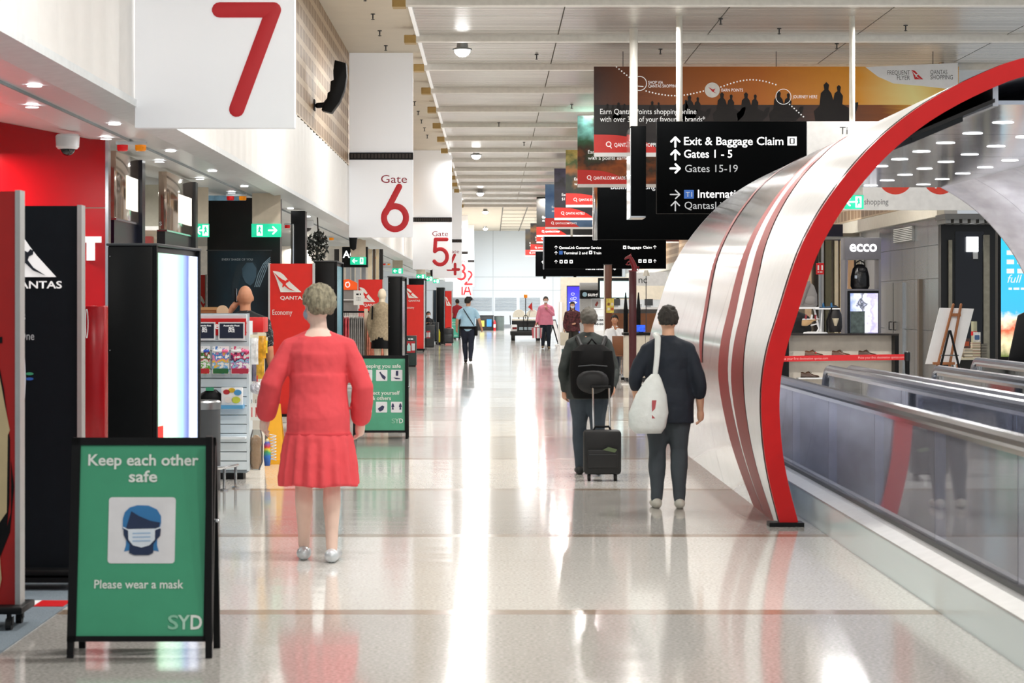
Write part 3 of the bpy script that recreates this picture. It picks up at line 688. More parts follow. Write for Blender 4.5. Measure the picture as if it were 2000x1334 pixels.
# ================================================================ FREE-STANDING BANNERS, TOTEMS, A-FRAMES (left side)
castor_b = B().lathe([(.012, .05), (.012, .09)], 8)
castor_b.prism(disc(0, .032, .032, n=14), 'x', -.014, .014); castor_b.prism([(-.02, .03), (.02, .03), (.02, .07), (-.02, .07)], 'x', .015, .02)
castor_me = castor_b.mesh('castor'); castor_me.materials.append(RUBBER)
def stand(d, x0, x1, ztop, face, lab, frame=ALU, rz=0, depth=.16):
    w = x1-x0
    t = thing('banner_stand', lab, 'banner stand', (x0, d, 0), rz, group='wheeled banner stands')
    obj('panel', B().box(.02, w-.02, 0, depth, .12, ztop), face, t)
    for q in (0, w-.025): obj('frame_post', B().box(q, q+.025, -.01, depth+.01, .10, ztop+.005), frame, t)
    obj('base', B().box(-.03, w+.03, -.12, depth+.12, .085, .12), BLACK, t, bevel=.008)
    for q in (.04, w-.04):
        for yy in (-.08, depth+.08): obj('castor', castor_me, None, t, (q, yy, 0))
    return t
d = D(1228)
BREDM = mat('b00f0a', .45, var=.03)
t = stand(d, -3.12, X(40, d), 2.16, BREDM, 'red wheeled banner stand cut off by the left edge, with printed clothing', depth=.1)
q = lambda px, py: (X(px, d)+3.12, Z(py, d))
flat([q(-40, 760), q(0, 720), q(8, 760), q(20, 860), q(19, 980), q(14, 1030), q(22, 1000), q(22, 900), q(28, 950), q(20, 1040), q(0, 1090), q(-40, 1090)], BLACK, t, 'printed_jacket')
flat([q(-40, 750), q(0, 735), q(10, 790), q(20, 840), q(16, 850), q(14, 1000), q(0, 1020), q(-40, 1015)], mat('cdb98f', .6, bump=.2), t, 'printed_sleeve', y=-.009)
flat([q(-40, 1070), q(0, 1080), q(4, 1130), q(0, 1150), q(-40, 1150)], mat('cdb98f', .6), t, 'printed_hand', y=-.012)
flat([q(-30, 658), q(5, 658), q(5, 670), q(-30, 670)], BLACK, t, 'printed_bar')
d = D(1150)
t = stand(d, -3.08, X(160, d), 2.156, mat('10161c', .5, var=.08, spec=.15), 'dark navy wheeled banner stand with white kangaroo tail logo, left of the black screen totem', depth=.1)
q = lambda px, py: (X(px, d)+3.08, Z(py, d))
tail_logo(t, q(10, 0)[0], q(0, 541)[1], q(110, 0)[0]-q(10, 0)[0], q(0, 450)[1]-q(0, 541)[1], INKW, NAVY)
lettering('QANTAS', INKW, t, q(121, 0)[0], q(0, 563)[1], h=.04, w=.30, align='r', bold=.015)
GRI = mat('c2c6ca', .5)
lettering('ers', GRI, t, q(50, 0)[0], q(0, 625)[1], h=.05, align='r')
lettering('One', GRI, t, q(67, 0)[0], q(0, 664)[1], h=.046, w=q(67, 0)[0]-q(38, 0)[0], align='r')
flat([q(20, 680), q(42, 678), q(49, 700), q(51, 740), q(49, 778), q(30, 780)], mat('dfe3ea', .5), t, 'printed_figure')
flat(disc(q(58, 0)[0], q(0, 730)[1], .022, .008), GREEN, t, 'printed_dot'); flat(disc(q(58, 0)[0], q(0, 740)[1], .022, .008), mat('2f62b8', .5), t, 'printed_dot')
obj('castor_bar', B().box(.0, q(150, 0)[0], -.14, .2, .05, .075), BLACK, t)
# Economy stand
def economy(d, x0, x1, ztop, lab):
    t = stand(d, x0, x1, ztop, QRED, lab, frame=mat('cfd0d0', .35, .4), depth=.13); w = x1-x0
    tail_logo(t, .10*w, ztop-.44*w-.18*w, .62*w, .46*w, PAPER, QRED)
    lettering('QANTAS', PAPER, t, .26*w, ztop-.78*w, h=.075*w, w=.53*w, bold=.015)
    lettering('Economy', PAPER, t, .09*w, ztop-1.11*w, h=.11*w, w=.43*w)
    return t
d = 32.6; economy(d, X(524, d), X(614, d), 2.156, 'red Economy banner stand with kangaroo tail logo, behind the woman in red')
d = 81.; economy(d, X(787, d), X(829, d), 2.27, 'red Economy banner stand beside the dark green waste station')
d = 106.; t = stand(d, X(868, d), X(883, d), 2.2, QRED, 'farthest red banner stand, next to the teal travel sign')
tail_logo(t, .02, 1.55, .28, .4, PAPER, QRED)
d = 55.6; t = stand(d, X(698, d), X(749, d), 2.18, QRED, 'red banner stand with kangaroo tail logo behind the mannequin')
tail_logo(t, .05, 1.66, .36, .34, PAPER, QRED); lettering('QANTAS', PAPER, t, .14, 1.56, h=.06, w=.42, bold=.015)
d = 35.6; t = stand(d, X(612, d), X(652, d), 2.15, mat('171d24', .4), 'dark banner stand right behind the red Economy one', depth=.1)
tail_logo(t, -.12, 1.72, .24, .26, PAPER, NAVY)
d = 99.; stand(d, X(845, d), X(853, d), 2.2, mat('44586b', .4), 'narrow slate blue banner stand beside the far black totem', depth=.1)
d = 88; t = stand(d, X(384, 36.4), X(404, 36.4), 2.05, QRED, 'red banner stand mostly hidden behind the toy kiosk', depth=.1); t.location = (X(384, 36.4), 36.4, 0)
tail_logo(t, .02, 1.45, .2, .3, PAPER, QRED)

# screen totems
def totem(p, q_, ztop, side_m, lab, front=.34, emit_z=(.35, None)):
    """p: corner between the dark end face and the screen, q_: far end of the screen"""
    (xa, ya), (xb, yb) = p, q_
    L_ = math.hypot(xb-xa, yb-ya); ang = math.atan2(yb-ya, xb-xa)
    t = thing('screen_totem', lab, 'advertising totem', (xa, ya, 0), group='advertising totems')
    t.rotation_euler = (0, 0, ang-PI/2)
    obj('cabinet', B().box(-front, 0, 0, L_, 0, ztop), mat('040506', .4, var=.2, spec=.2), t, bevel=.012)
    obj('screen', B().box(0.001, .012, .05, L_-.05, .42, ztop-.05), side_m, t)
    obj('screen_frame', B().box(0.001, .03, 0, .05, .1, ztop), BLACK, t); obj('screen_frame', B().box(.001, .03, L_-.05, L_, .1, ztop), BLACK, t)
    obj('top_cap', B().box(-front-.01, .035, -.01, L_+.01, ztop, ztop+.02), DGREY, t, bevel=.006)
    obj('plinth', B().box(-front-.03, .05, -.03, L_+.03, 0, .06), BLACK, t, bevel=.006)
    for z in (.5, 1.25, ztop-.08): obj('screw', B().tube([(-front+.02, -.004, z), (-front+.02, .002, z)], .006, 6), CHROME, t)
    return t
scr = mat_ramp('pale_green_screen', 'Y', [(0, 'a8f0bc'), (.35, 'd8fff0'), (.58, '9fe8d0'), (.66, '8fa8e8'), (.75, '5a6cb0'), (.82, 'e9f3ff'), (1, 'c8d6ff')], .3, emit=.75, noise=.05, nscale=(4, 4, 1.2))
t = totem((-2.59, 18.4), (-2.47, 20.2), 2.05, scr, 'tall black totem with a glowing pale green screen, behind the mask sign', .35)
obj('red_print', B().box(.013, .016, .07, .32, .47, .66), mat('e2231c', .4, emit=.5), t)
scr2 = mat('3e7f8c', .2, emit=.3, var=.3, scale=6)
totem((X(654, 33.3), 33.3), (X(667, 35.0), 35.0), 2.19, scr2, 'black totem with a dim teal screen edge-on, behind the head of the woman in red', .29)
scr3 = mat('26303c', .15, var=.2)
totem((X(782, 38), 38), (X(791, 39.6), 39.6), 2.03, scr3, 'plain black totem between the mannequin and the dark green waste station', .195)
totem((X(866, 98), 98), (X(868, 99.5), 99.5), 2.28, scr3, 'far plain black totem by the two-tone suitcase', .28)
d = 84; totem((X(826, d), d), (X(829, d), d+1.4), 2.5, scr3, 'black totem top showing behind the farther red Economy stand', .5)

# A-frames
def a_frame(d, x0, w, h, lab, poster, spread=.32, lean=.15, m=BLACK):
    t = thing('a_frame_sign', lab, 'A-frame sign', (x0, d, 0), group='A-frame floor signs')
    for q_ in (0, w-.03):
        obj('front_leg', B().add([(q_, 0, 0), (q_+.03, 0, 0), (q_+.03, .03, 0), (q_, .03, 0), (q_, lean, h), (q_+.03, lean, h), (q_+.03, lean+.03, h), (q_, lean+.03, h)],
            [(3,2,1,0),(4,5,6,7),(0,1,5,4),(1,2,6,5),(2,3,7,6),(3,0,4,7)]), m, t)
        obj('back_leg', B().add([(q_, spread, 0), (q_+.03, spread, 0), (q_+.03, spread+.03, 0), (q_, spread+.03, 0), (q_, lean+.03, h-.02), (q_+.03, lean+.03, h-.02), (q_+.03, lean+.06, h-.02), (q_, lean+.06, h-.02)],
            [(3,2,1,0),(4,5,6,7),(0,1,5,4),(1,2,6,5),(2,3,7,6),(3,0,4,7)]), m, t)
    # board tilted with the front legs: an empty-free tilt by matrix on its own mesh
    tl = math.atan2(lean, h); Lh = math.hypot(lean, h)
    bo = obj('board', B().box(.03, w-.03, .004, .022, .095*Lh, Lh-.03), poster, t); bo.rotation_euler = (-tl, 0, 0)
    for z0, z1 in ((.075*Lh, .1*Lh), (Lh-.035, Lh)):
        o = obj('frame_rail', B().box(0, w, -.008, .032, z0, z1), m, t); o.rotation_euler = (-tl, 0, 0)
    for q_ in (0, w-.04):
        o = obj('frame_stile', B().box(q_, q_+.04, -.008, .032, .075*Lh, Lh), m, t); o.rotation_euler = (-tl, 0, 0)
    obj('back_board', B().box(.03, w-.03, .0, .01, .1*h, h-.05), m, t).location = (0, spread-.0, 0)
    t.children[-1].rotation_euler = (math.atan2(spread-lean-.04, h), 0, 0)
    obj('hinge', B().tube([(w, .1, .62*h), (w+.012, .1, .62*h)], .008, 6), CHROME, t)
    return t, bo, Lh
d = D(1286)
x0 = X(130, d)
t, bo, Lh = a_frame(d, x0, .657, .99, 'green A-frame sign reading Keep each other safe, with a masked face icon', GREEN)
zq = lambda py: (1250-py)/(1250-856)*(Lh-.075*Lh)+.075*Lh     # along the board
xq = lambda px: (px-136)/283*.657
lettering('Keep each other', INKG, bo, .3285, zq(910), h=.05, w=.505, align='c', bold=.02, y=-.002)
lettering('safe', INKG, bo, .3285, zq(942), h=.05, w=.13, align='c', bold=.02, y=-.002)
lettering('Please wear a mask', INKG, bo, .32, zq(1148), h=.038, w=.405, align='c', bold=.012, y=-.002)
lettering('S', mat('8cc7ab', .5), bo, .455, zq(1226), h=.062, w=.048, y=-.002, bold=.015)
lettering('Y', mat('b6dcc9', .5), bo, .500, zq(1226), h=.062, w=.055, y=-.002, bold=.02)
lettering('D', INKG, bo, .558, zq(1226), h=.062, w=.052, y=-.002, bold=.02)
flat(rrect(.175, .48, zq(1100), zq(972), .015), mat('e6e6ea', .5), bo, 'icon_square', y=.003, t=.004)
cx, cz = .3285, zq(1036)
DB, MB_ = mat('10284e', .5), mat('2a78b4', .5)
U = lambda *q: [(cx+(x-757)/355*.305, cz-(y-530)/355*.305) for x, y in q]
MKW = mat('dfe9f4', .5)
flat(U((655, 525), (655, 470), (665, 435), (690, 410), (730, 398), (790, 400), (835, 420), (857, 455), (858, 490), (850, 525)), MB_, bo, 'face_icon', y=-.002)
for m_ in (1, -1): flat(U(*[(757+m_*(x-757), y) for x, y in ((675, 560), (700, 580), (705, 635), (665, 642), (675, 610))]), MB_, bo, 'face_icon', y=-.002)
flat(U((675, 515), (700, 430), (740, 455), (800, 480), (853, 490), (848, 515), (858, 525), (855, 560), (838, 580), (820, 605), (820, 650), (795, 662), (720, 662), (693, 650), (695, 605), (675, 580), (662, 555), (660, 525)), DB, bo, 'face_icon', y=-.0055)
flat(U((685, 525), (828, 522), (828, 580), (800, 610), (757, 622), (712, 610), (688, 580)), MKW, bo, 'mask_icon', y=-.009)
flat(U((658, 512), (686, 526), (686, 533), (658, 519)), MKW, bo, 'mask_icon', y=-.009); flat(U((856, 512), (827, 524), (827, 531), (856, 519)), MKW, bo, 'mask_icon', y=-.009)
for i in range(3): flat(U((710, 545+i*20), (805, 543+i*20), (805, 549+i*20), (710, 551+i*20)), mat('9fc0e0', .5), bo, 'mask_icon', y=-.0125, t=.002)
# second one
d = D(857); x0 = X(797, d)-.657
t, bo, Lh = a_frame(d, x0, .657, .99, 'green A-frame sign reading Keeping you safe, behind the woman in red', mat('4da582', .45))
S_ = F/d
zq = lambda py: (857-py)/S_+.01
lettering('Keeping you safe', INKG, bo, .335, zq(719), h=.045, w=.46, align='c', bold=.015, y=-.002)
lettering('Protect yourself', INKG, bo, .335, zq(772), h=.045, w=.44, align='c', bold=.015, y=-.002)
lettering('& others', INKG, bo, .335, zq(782.5), h=.045, w=.23, align='c', bold=.015, y=-.002)
for s, x, w_, c in (('S', .46, .042, '8cc7ab'), ('Y', .50, .048, 'b6dcc9'), ('D', .55, .046, 'e8efe9')): lettering(s, mat(c, .5), bo, x, zq(828), h=.055, w=w_, y=-.002, bold=.015)
IW = mat('e9eaee', .5); DBL = mat('262b55', .5)
for r, (za, zb) in enumerate(((zq(745), zq(723)), (zq(807), zq(786)))):
    for c, x in enumerate((.09, .27, .45)):
        flat(rrect(x, x+.135, za, zb, .008), IW, bo, 'icon_square', y=.003, t=.004)
        xm, zm = x+.068, (za+zb)/2; e = .05
        if (r, c) == (0, 1): p = [(xm-.03, zm+.035), (xm-.015, zm+.045), (xm, zm+.02), (xm+.05, zm-.02), (xm+.035, zm-.055), (xm+.005, zm-.03), (xm-.015, zm+.01)]
        elif (r, c) == (0, 2): p = [(xm-.012, zm+.055), (xm+.018, zm+.055), (xm+.018, zm-.005), (xm-.012, zm-.005)]
        elif (r, c) == (1, 0): p = [(xm-.04, zm-.045), (xm+.04, zm-.045), (xm+.04, zm+.01), (xm, zm+.05), (xm-.04, zm+.01)]
        elif (r, c) == (1, 1): p = [(xm-.045, zm-.02), (xm-.02, zm), (xm+.01, zm+.02), (xm+.035, zm+.005), (xm+.02, zm-.035), (xm-.02, zm-.055)]
        elif (r, c) == (1, 2): p = None
        else: p = [(xm-.035, zm+.03), (xm+.03, zm+.03), (xm+.03, zm-.03), (xm, zm-.045), (xm-.03, zm-.02)]
        if p: flat(p, DBL, bo, 'pictogram', y=-.002)
        else:
            for u in (-.045, .045):
                flat([(xm+u-.012, zm-.03), (xm+u-.006, zm+.0), (xm+u-.018, zm+.0), (xm+u-.012, zm+.03), (xm+u, zm+.05), (xm+u+.012, zm+.03), (xm+u+.018, zm), (xm+u+.006, zm), (xm+u+.012, zm-.03)], DBL, bo, 'pictogram', y=-.002)
        if (r, c) == (0, 2): flat([(xm-.04, zm-.025), (xm+.0, zm-.03), (xm+.04, zm-.035), (xm+.04, zm-.045), (xm-.01, zm-.045)], DBL, bo, 'pictogram', y=-.002)
# teal travel sign, white A-frame far away
d = 110.; t, bo, Lh = a_frame(d, X(867, d), .72, 1.0, 'teal A-frame sign reading Wishing you safe travels, far down the concourse', mat('3fae92', .45))
lettering('Wishing you', INKG, bo, .36, .78, h=.07, w=.5, align='c', y=-.003); lettering('safe travels', INKG, bo, .36, .66, h=.07, w=.46, align='c', y=-.003)
flat(disc(.36, .48, .09), INKG, bo, 'heart_icon', y=-.003); lettering('SYD', INKG, bo, .62, .16, h=.06, align='r', y=-.003)
d = 99.; t, bo, Lh = a_frame(d, X(1090, d), .5, .98, 'white A-frame sign seen from the side, right of the person in pink', WHITE, spread=.6, lean=.3); t.rotation_euler = (0, 0, math.radians(68))
# ================================================================ SHOPS ON THE LEFT
def pb(px0, px1, py0, py1, d, t=.05, o=(0, 0, 0)):
    return B().box(X(px0, d)-o[0], X(px1, d)-o[0], d-o[1], d+t-o[1], max(0, Z(py1, d))-o[2], Z(py0, d)-o[2])
GRED = mat('c8101a', .16, var=.05, scale=1.5)
d = 24.
t = thing('shop_wall', 'glossy red shop wall with a white letter T at the far left', 'shop wall', (-4.5, d, 0))
o_ = (-4.5, d, 0)
obj('wall_panel', B().box(-5.6+4.5, X(206, d)+4.5, 0, .12, Z(405, d), 3.55), GRED, t)
obj('wall_panel', B().box(-5.6+4.5, X(206, d)+4.5, 0, .12, .6, Z(407, d)), GRED, t)
obj('skirting', B().box(-5.6+4.5, X(206, d)+4.5, .02, .12, 0, .59), mat('22262b', .3), t)
obj('chrome_edge', B().box(X(206, d)+4.5, X(212, d)+4.5, -.01, .14, 0, 3.26), CHROME, t)
flat([(X(u, d)+4.5, Z(v, d)) for u, v in ((148, 462), (198.5, 462), (198.5, 474), (186, 474), (186, 509), (170, 509), (170, 474), (148, 474))], INKW, t, 'letter', y=-.004, t=.03)
t = thing('post_box', 'dark red cabinet with a thin white oval outline in front of the red wall', 'cabinet', (X(172, 23), 23, 0))
obj('body', B().box(-.04, X(205, 23)-X(172, 23), 0, .5, .06, Z(597, 23)), mat('a30f18', .2), t, bevel=.02)
obj('plinth', B().box(-.02, .14, .02, .48, 0, .06), BLACK, t)
strokes([arc(-.012, Z(632, 23), .012, .14, 0, 360, 22)], .008, WHITE, t, 'oval_outline', y=-.005)
# mirrored shop fascias along the shop line
SX = -3.9
PINKM = mat('cdb7a4', .10, .8, var=.05, scale=1)
def portal(da, db, zl, lab, dark, group='mirrored shop fascias'):
    t = thing('shop_fascia', lab, 'shop front', (SX, da, 0), group=group)
    obj('mirror_panel', B().box(-.10, 0, 0, db-da, zl, 3.2), PINKM, t, bevel=.004)
    obj('dark_panel', B().box(-.12, -.02, 0, db-da, 0, zl), dark, t)
    obj('pillar', B().box(-.14, .04, db-da, db-da+.22, 0, 3.2), dark, t)
    obj('edge_trim', B().box(-.11, .005, -.02, db-da, zl-.02, zl), CHROME, t)
    obj('pale_patch', B().box(0.001, .004, .42*(db-da), .95*(db-da), zl+.12, zl+.48), mat('fff6e2', .3, emit=.9, var=.25, scale=5, stretch=(1, 6, .4)), t)  # pale streaky emissive patch on the mirror panel
    return t
portal(25.0, 26.6, 2.5, 'mirrored shop fascia over navy panels beside the red wall', mat('0c1024', .25))
t = portal(28.9, 31.4, 2.5, 'mirrored shop fascia with a dark pillar above the screen totem', mat('2e3134', .3))
lettering('s', mat('dfe3ea', .5), t, -.09, 2.55, h=.07, y=-.003)
t = thing('wall_shelving', 'back wall of a shop with brown and white display shelves, above the screen totem', 'shelving', (-6.5, 34., 0))
obj('back_wall', B().box(-3.5, 2.3, .1, .2, 0, 3.3), mat('c9c3b1', .4, var=.06), t)
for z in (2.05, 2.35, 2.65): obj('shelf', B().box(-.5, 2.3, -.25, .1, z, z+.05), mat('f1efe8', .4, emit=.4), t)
for i in range(10): obj('display_block', B().box(-.4+i*.27, -.17+i*.27, -.2, .05, 2.10+.30*(i % 2), 2.26+.30*(i % 2)), mat(['5a2a1c', '3a4030', '6a3a26', 'a03028'][i % 4], .5), t)
# black shop blade wall with an advert
d = 36.
t = thing('shop_wall', 'black shop wall with a dark blue advert reading Every shade of you', 'shop wall', (X(405, d), d, 0))
ox = X(405, d)
obj('wall_panel', B().box(0, X(547, d)-ox, 0, .3, 0, 3.2), mat('07080c', .3), t)
obj('advert', B().box(X(406, d)-ox, X(529, d)-ox, -.03, 0, .75, Z(490, d)), mat_ramp('dark_advert', 'X', [(0, '0b1218'), (.35, '16303e'), (.6, '1d3440'), (1, '0a0e12')], .3, noise=.5, nscale=(2, 1, 1.5)), t)
obj('advert_frame', B().box(X(404, d)-ox, X(531, d)-ox, -.04, 0, Z(490, d), Z(488, d)), DGREY, t)
q = lambda px, py: (X(px, d)-ox, Z(py, d))
lettering('EVERY SHADE OF YOU', mat('b9c4cc', .5), t, q(434, 0)[0], q(0, 509)[1], h=.033, w=X(494, d)-X(434, d), y=-.035)
AF = mat('3a5566', .5); AH = mat('22343f', .5)
flat([q(*p) for p in ((453, 575), (455, 545), (463, 520), (475, 509), (490, 508), (500, 516), (505, 535), (498, 530), (480, 520), (470, 540), (465, 560), (462, 590))], AH, t, 'printed_hair', y=-.032)
flat([q(*p) for p in ((473, 525), (482, 513), (494, 513), (501, 524), (501, 540), (496, 552), (489, 558), (480, 552), (474, 540))], AF, t, 'printed_face', y=-.035)
for i in range(4): strokes([[q(498+i*3, 560), q(505+i*4, 535), q(515+i*3, 515), q(528, 503+i*4)]], .012, mat('7f97a6', .4), t, 'printed_arc', y=-.036)
obj('light_slot', B().box(X(405, d)-ox, X(480, d)-ox, -.02, 0, Z(392, d), Z(382, d)), mat('6f93a8', .4, emit=.25, var=.4, scale=6), t)
d = 41.
t = thing('shop_wall', 'black shop pillar with a thin chrome pole, right of the exit sign', 'shop wall', (X(568, d), d, 0))
obj('wall_panel', B().box(0, X(596, d)-X(568, d), 0, .4, 0, 3.2), mat('07080c', .3), t)
obj('pole', B().tube([(.04, -.05, 1.2), (.04, -.05, Z(440, d))], .025, 8), CHROME, t, smooth=True)
d = 45.; t = thing('foliage_wreath', 'dark leafy hanging foliage beside the black shop pillar', 'foliage', (X(620, d), d, Z(480, d)))
b = B(); rr = random.Random(3)
for i in range(240):
    a, r_ = rr.uniform(0, 2*PI), .20*math.sqrt(rr.random()); c = Vector((r_*math.cos(a), rr.uniform(-.12, .12), 1.4*r_*math.sin(a)))
    u = Vector((rr.uniform(-1, 1), rr.uniform(-1, 1), rr.uniform(-1, 1))).normalized()*.055; v = u.orthogonal().normalized()*.022
    b.add([c-u, c+v, c+u, c-v], [(0, 1, 2, 3)])
o = obj('leaves', b, mat('10160f', .5, var=.4), t); o['kind'] = 'stuff'
obj('stem', B().tube([(0, 0, -.25), (0.02, 0, .1), (0, 0, 3.24-Z(480, 45.))], .012, 6), mat('2a1d12', .6), t)
# lit shop interior farther on
t = thing('shop_interior', 'brightly lit shop back wall with pale and dark vertical displays behind the clothes rack', 'shop wall', (-5, 66., 0))
obj('back_wall', B().box(-4, 1.6, 0, .2, 0, 3.2), mat('d9d2c6', .4, emit=.12, var=.08), t)
for i, (a, b_, c) in enumerate(((640, 652, 'f2efe8'), (653, 662, '3c3a38'), (718, 727, 'e8d8bc'), (728, 733, '5a4a3a'), (734, 740, 'd8c6a4'), (741, 748, '1a1512'), (676, 684, 'b9bcc0'), (686, 692, '9aa0a6'), (695, 703, 'c8ccd0'), (706, 714, '8d9096'))):
    obj('display_panel', B().box(X(a, 65.)+5, X(b_, 65.)+5, -1, -.9, 1.9, 3.1), mat(c, .4), t)
d = 60.
t = thing('shop_sign', 'black shop sign box with big white letters behind a green exit sign', 'sign', (X(668, d), d, Z(522, d)))
obj('sign_box', B().box(0, X(718, d)-X(668, d), 0, .3, 0, Z(482, d)-Z(522, d)), BLACK, t, bevel=.01)
obj('hanger', B().box(.2, .3, .1, .2, .5, 3.22-Z(522, 60.)), BLACK, t); lettering('AC', SINK, t, .02, .24, h=.17, y=-.006, bold=.02)
d = 58.
t = thing('shop_sign', 'orange wave-topped shop sign with a white round logo', 'sign', (X(668, d), d, 0))
q = lambda px, py: (X(px, d)-X(668, d), Z(py, d))
obj('sign_board', B().prism([q(*p) for p in ((668, 566), (668, 547), (680, 545), (690, 549), (698, 553), (706, 566))], 'y', 0, .08), mat('ee5a1c', .4, emit=.3), t)
strokes([arc(q(679, 0)[0], q(0, 556)[1], .05, .06, 60, -230, 14), [q(676, 552), q(681, 551)]], .025, INKW, t, 'logo', y=-.01)
obj('shelf_unit', B().box(.02, .42, .02, .4, 0, q(0, 566)[1]), mat('8d8a86', .4), t, bevel=.01)
for z in (.5, .9, 1.3, 1.7): obj('shelf', B().box(.0, .44, -.06, .1, z, z+.03), mat('d9d9d6', .4), t)
# soffit fittings: cameras, beacons, exit signs
def dome(px, py, d, s, lab):
    t = thing('security_camera', lab, 'security camera', (X(px, d), d, FB+.0))
    obj('housing', B().lathe([(.10*s, .0), (.115*s, -.02), (.11*s, -.12*s), (.09*s, -.14*s)], 20), WHITEG, t, smooth=True)
    obj('dome', B().ball((0, 0, -.13*s), .075*s), mat('0c0e12', .05, spec=.9), t, smooth=True)
dome(132, 280, 22.9, 1.0, 'white dome security camera under the soffit before the red wall')
dome(600, 445, 46, 1.1, 'white dome security camera beside the dark foliage')
def beacon(d, px, lab):
    t = thing('beacon_light', lab, 'warning light', (X(px, d), d, FB-.0), group='red and amber beacon pairs')
    obj('base', B().box(-.15, .15, -.05, .05, -.035, .0), mat('d9e2e6', .4), t, bevel=.006)
    for x, h in ((-.09, 'c81a1e'), (.09, 'e8890e')):
        obj('red_lens' if x < 0 else 'amber_lens', B().lathe([(.055, -.035), (.055, -.08), (.045, -.095)], 14, x, 0), mat(h, .15, emit=.25, var=.1), t, smooth=True)
for d, px, w_ in ((23.9, 257, 'nearest, left of the mirrored fascia'), (35.2, 462, 'left of the first exit sign'), (48, 570, 'above the black shop pillar'), (57, 640, 'above the dark foliage'), (69, 690, 'under the Gate 6 sign'), (80, 728, 'beyond the Gate 6 sign'), (93, 755, 'last in the row')):
    beacon(d, px, 'red and amber beacon pair under the soffit, '+w_)
EXG = mat('17b487', .4, emit=.9, var=.05)
def exit_sign(px0, px1, py0, py1, d, right, lab, plate=True, ztop=FB):
    x0, x1, z0, z1 = X(px0, d), X(px1, d), Z(py1, d), Z(py0, d); w, h = x1-x0, z1-z0
    t = thing('exit_sign', lab, 'exit sign', (x0, d, z0), group='green exit signs')
    obj('sign_box', B().box(0, w, 0, .05, 0, h), EXG, t, bevel=.004)
    if plate: obj('hanger_plate', B().box(.01, w-.01, .01, .04, h, ztop-z0), mat('d9cdb8', .4), t)
    W_ = mat('f4fff9', .4, emit=1.1, var=0); s = 1 if right else -1
    arrow(t, W_, w*(.72 if right else .28), h*.5, .62*h, 0 if right else 180, .18)
    xc = w*(.28 if right else .72)
    flat([(xc-.22*h, .1*h), (xc+.22*h, .1*h), (xc+.22*h, .9*h), (xc-.22*h, .9*h)], W_, t, 'door_pictogram')
    P = lambda u, v: (xc+s*u*h, v*h)
    flat([P(-.05, .80), P(.05, .80), P(.06, .72), P(.10, .62), P(.18, .55), P(.10, .55), P(.05, .60), P(.05, .48), P(.14, .34), P(.10, .14), P(.04, .32), P(-.06, .40), P(-.20, .20), P(-.12, .42), P(-.06, .62), P(-.14, .52), P(-.16, .56), P(-.06, .70)], EXG, t, 'running_figure', y=-.009)
exit_sign(491, 549, 437, 463, 35, True, 'green exit sign with right arrow against the black shop wall')
exit_sign(384, 408, 437, 463, 33.2, False, 'green exit sign cut by the black shop wall')
exit_sign(684, 715, 502, 517, 59.3, False, 'green exit sign with left arrow in front of white letters')
exit_sign(766, 787, 524, 534.5, 88, False, 'green exit sign above the plain black totem', ztop=3.22)
exit_sign(813, 831, 536, 545, 104, False, 'green exit sign right of the Economy stand', ztop=3.22)
exit_sign(832, 845, 540, 549, 120, False, 'small green exit sign below Gate 5', ztop=3.22)
exit_sign(846, 858, 545, 553, 135, False, 'smallest and farthest green exit sign', ztop=3.22)
exit_sign(1650, 1687, 381, 408, 29.8, False, 'green exit sign at the far mouth of the tunnel', ztop=3.06)

# ================================================================ TOY KIOSK
d = 22.
K = lambda px: X(px, d)-X(440, d)
t = thing('toy_kiosk', 'white slat-wall kiosk stand hung with toys, right of the screen totem', 'display stand', (X(440, d), d, 0))
SLAT = mat('dde8ee', .4, var=.03)
sl_me2 = B().box(K(355), K(482), 0, .04, 0, .077).mesh('slat', .003); sl_me2.materials.append(SLAT)
for i in range(17): obj('slat', sl_me2, None, t, (0, 0, .09+i*.084))
obj('backing', B().box(K(356), K(481), .04, .30, .06, 1.52), mat('8f9aa2', .5), t)
obj('base', B().box(K(365), K(474), .04, .28, 0, .06), BLACK, t)
obj('header', B().box(K(355), K(481), -.02, .04, Z(655, d), Z(622, d)), mat('d6181b', .35), t)
lettering('e', INKW, t, K(420), Z(642, d), h=.06, y=-.026, bold=.02)
obj('shelf', B().box(K(384), K(478), -.18, 0, Z(797, d), Z(790, d)), mat('5fa8d8', .3), t)
obj('shelf', B().box(K(384), K(482), -.16, 0, Z(856, d), Z(852, d)), mat('e9f0f4', .3), t)
obj('side_panel', B().box(K(482), K(487), 0, .3, .08, 1.45), SLAT, t)
PLQ = mat('141d38', .5)
for x0, x1, lab in ((380, 422, 'navy Big Sale placard with white border, left of the pair on the kiosk'), (428, 479, 'navy Big Sale placard with white border, right of the pair on the kiosk')):
    p = thing('sale_placard', lab, 'placard', (X(x0, d), d-.06, Z(664, d)), group='sale placards'); w = X(x1, d)-X(x0, d); h = Z(629, d)-Z(664, d)
    obj('border', B().box(0, w, 0, .012, 0, h), WHITE, p); obj('card', B().box(.012, w-.012, -.004, 0, .015, h-.012), PLQ, p)
    for s, z, hh_, ww in (('Australia Post', .76, .014, .62), ('BIG', .58, .022, .2), ('SALE', .44, .022, .25)):
        lettering(s, INKW, p, w*.5, h*z, h=hh_, w=w*ww, align='c', y=-.006, bold=.02)
def blobmat(name, cols, sc):
    k = len(cols); return mat_ramp(name, 'Z', [(i/k, c) for i, c in enumerate(cols)], .35, noise=2.2, nscale=(sc, sc, sc), const=True)
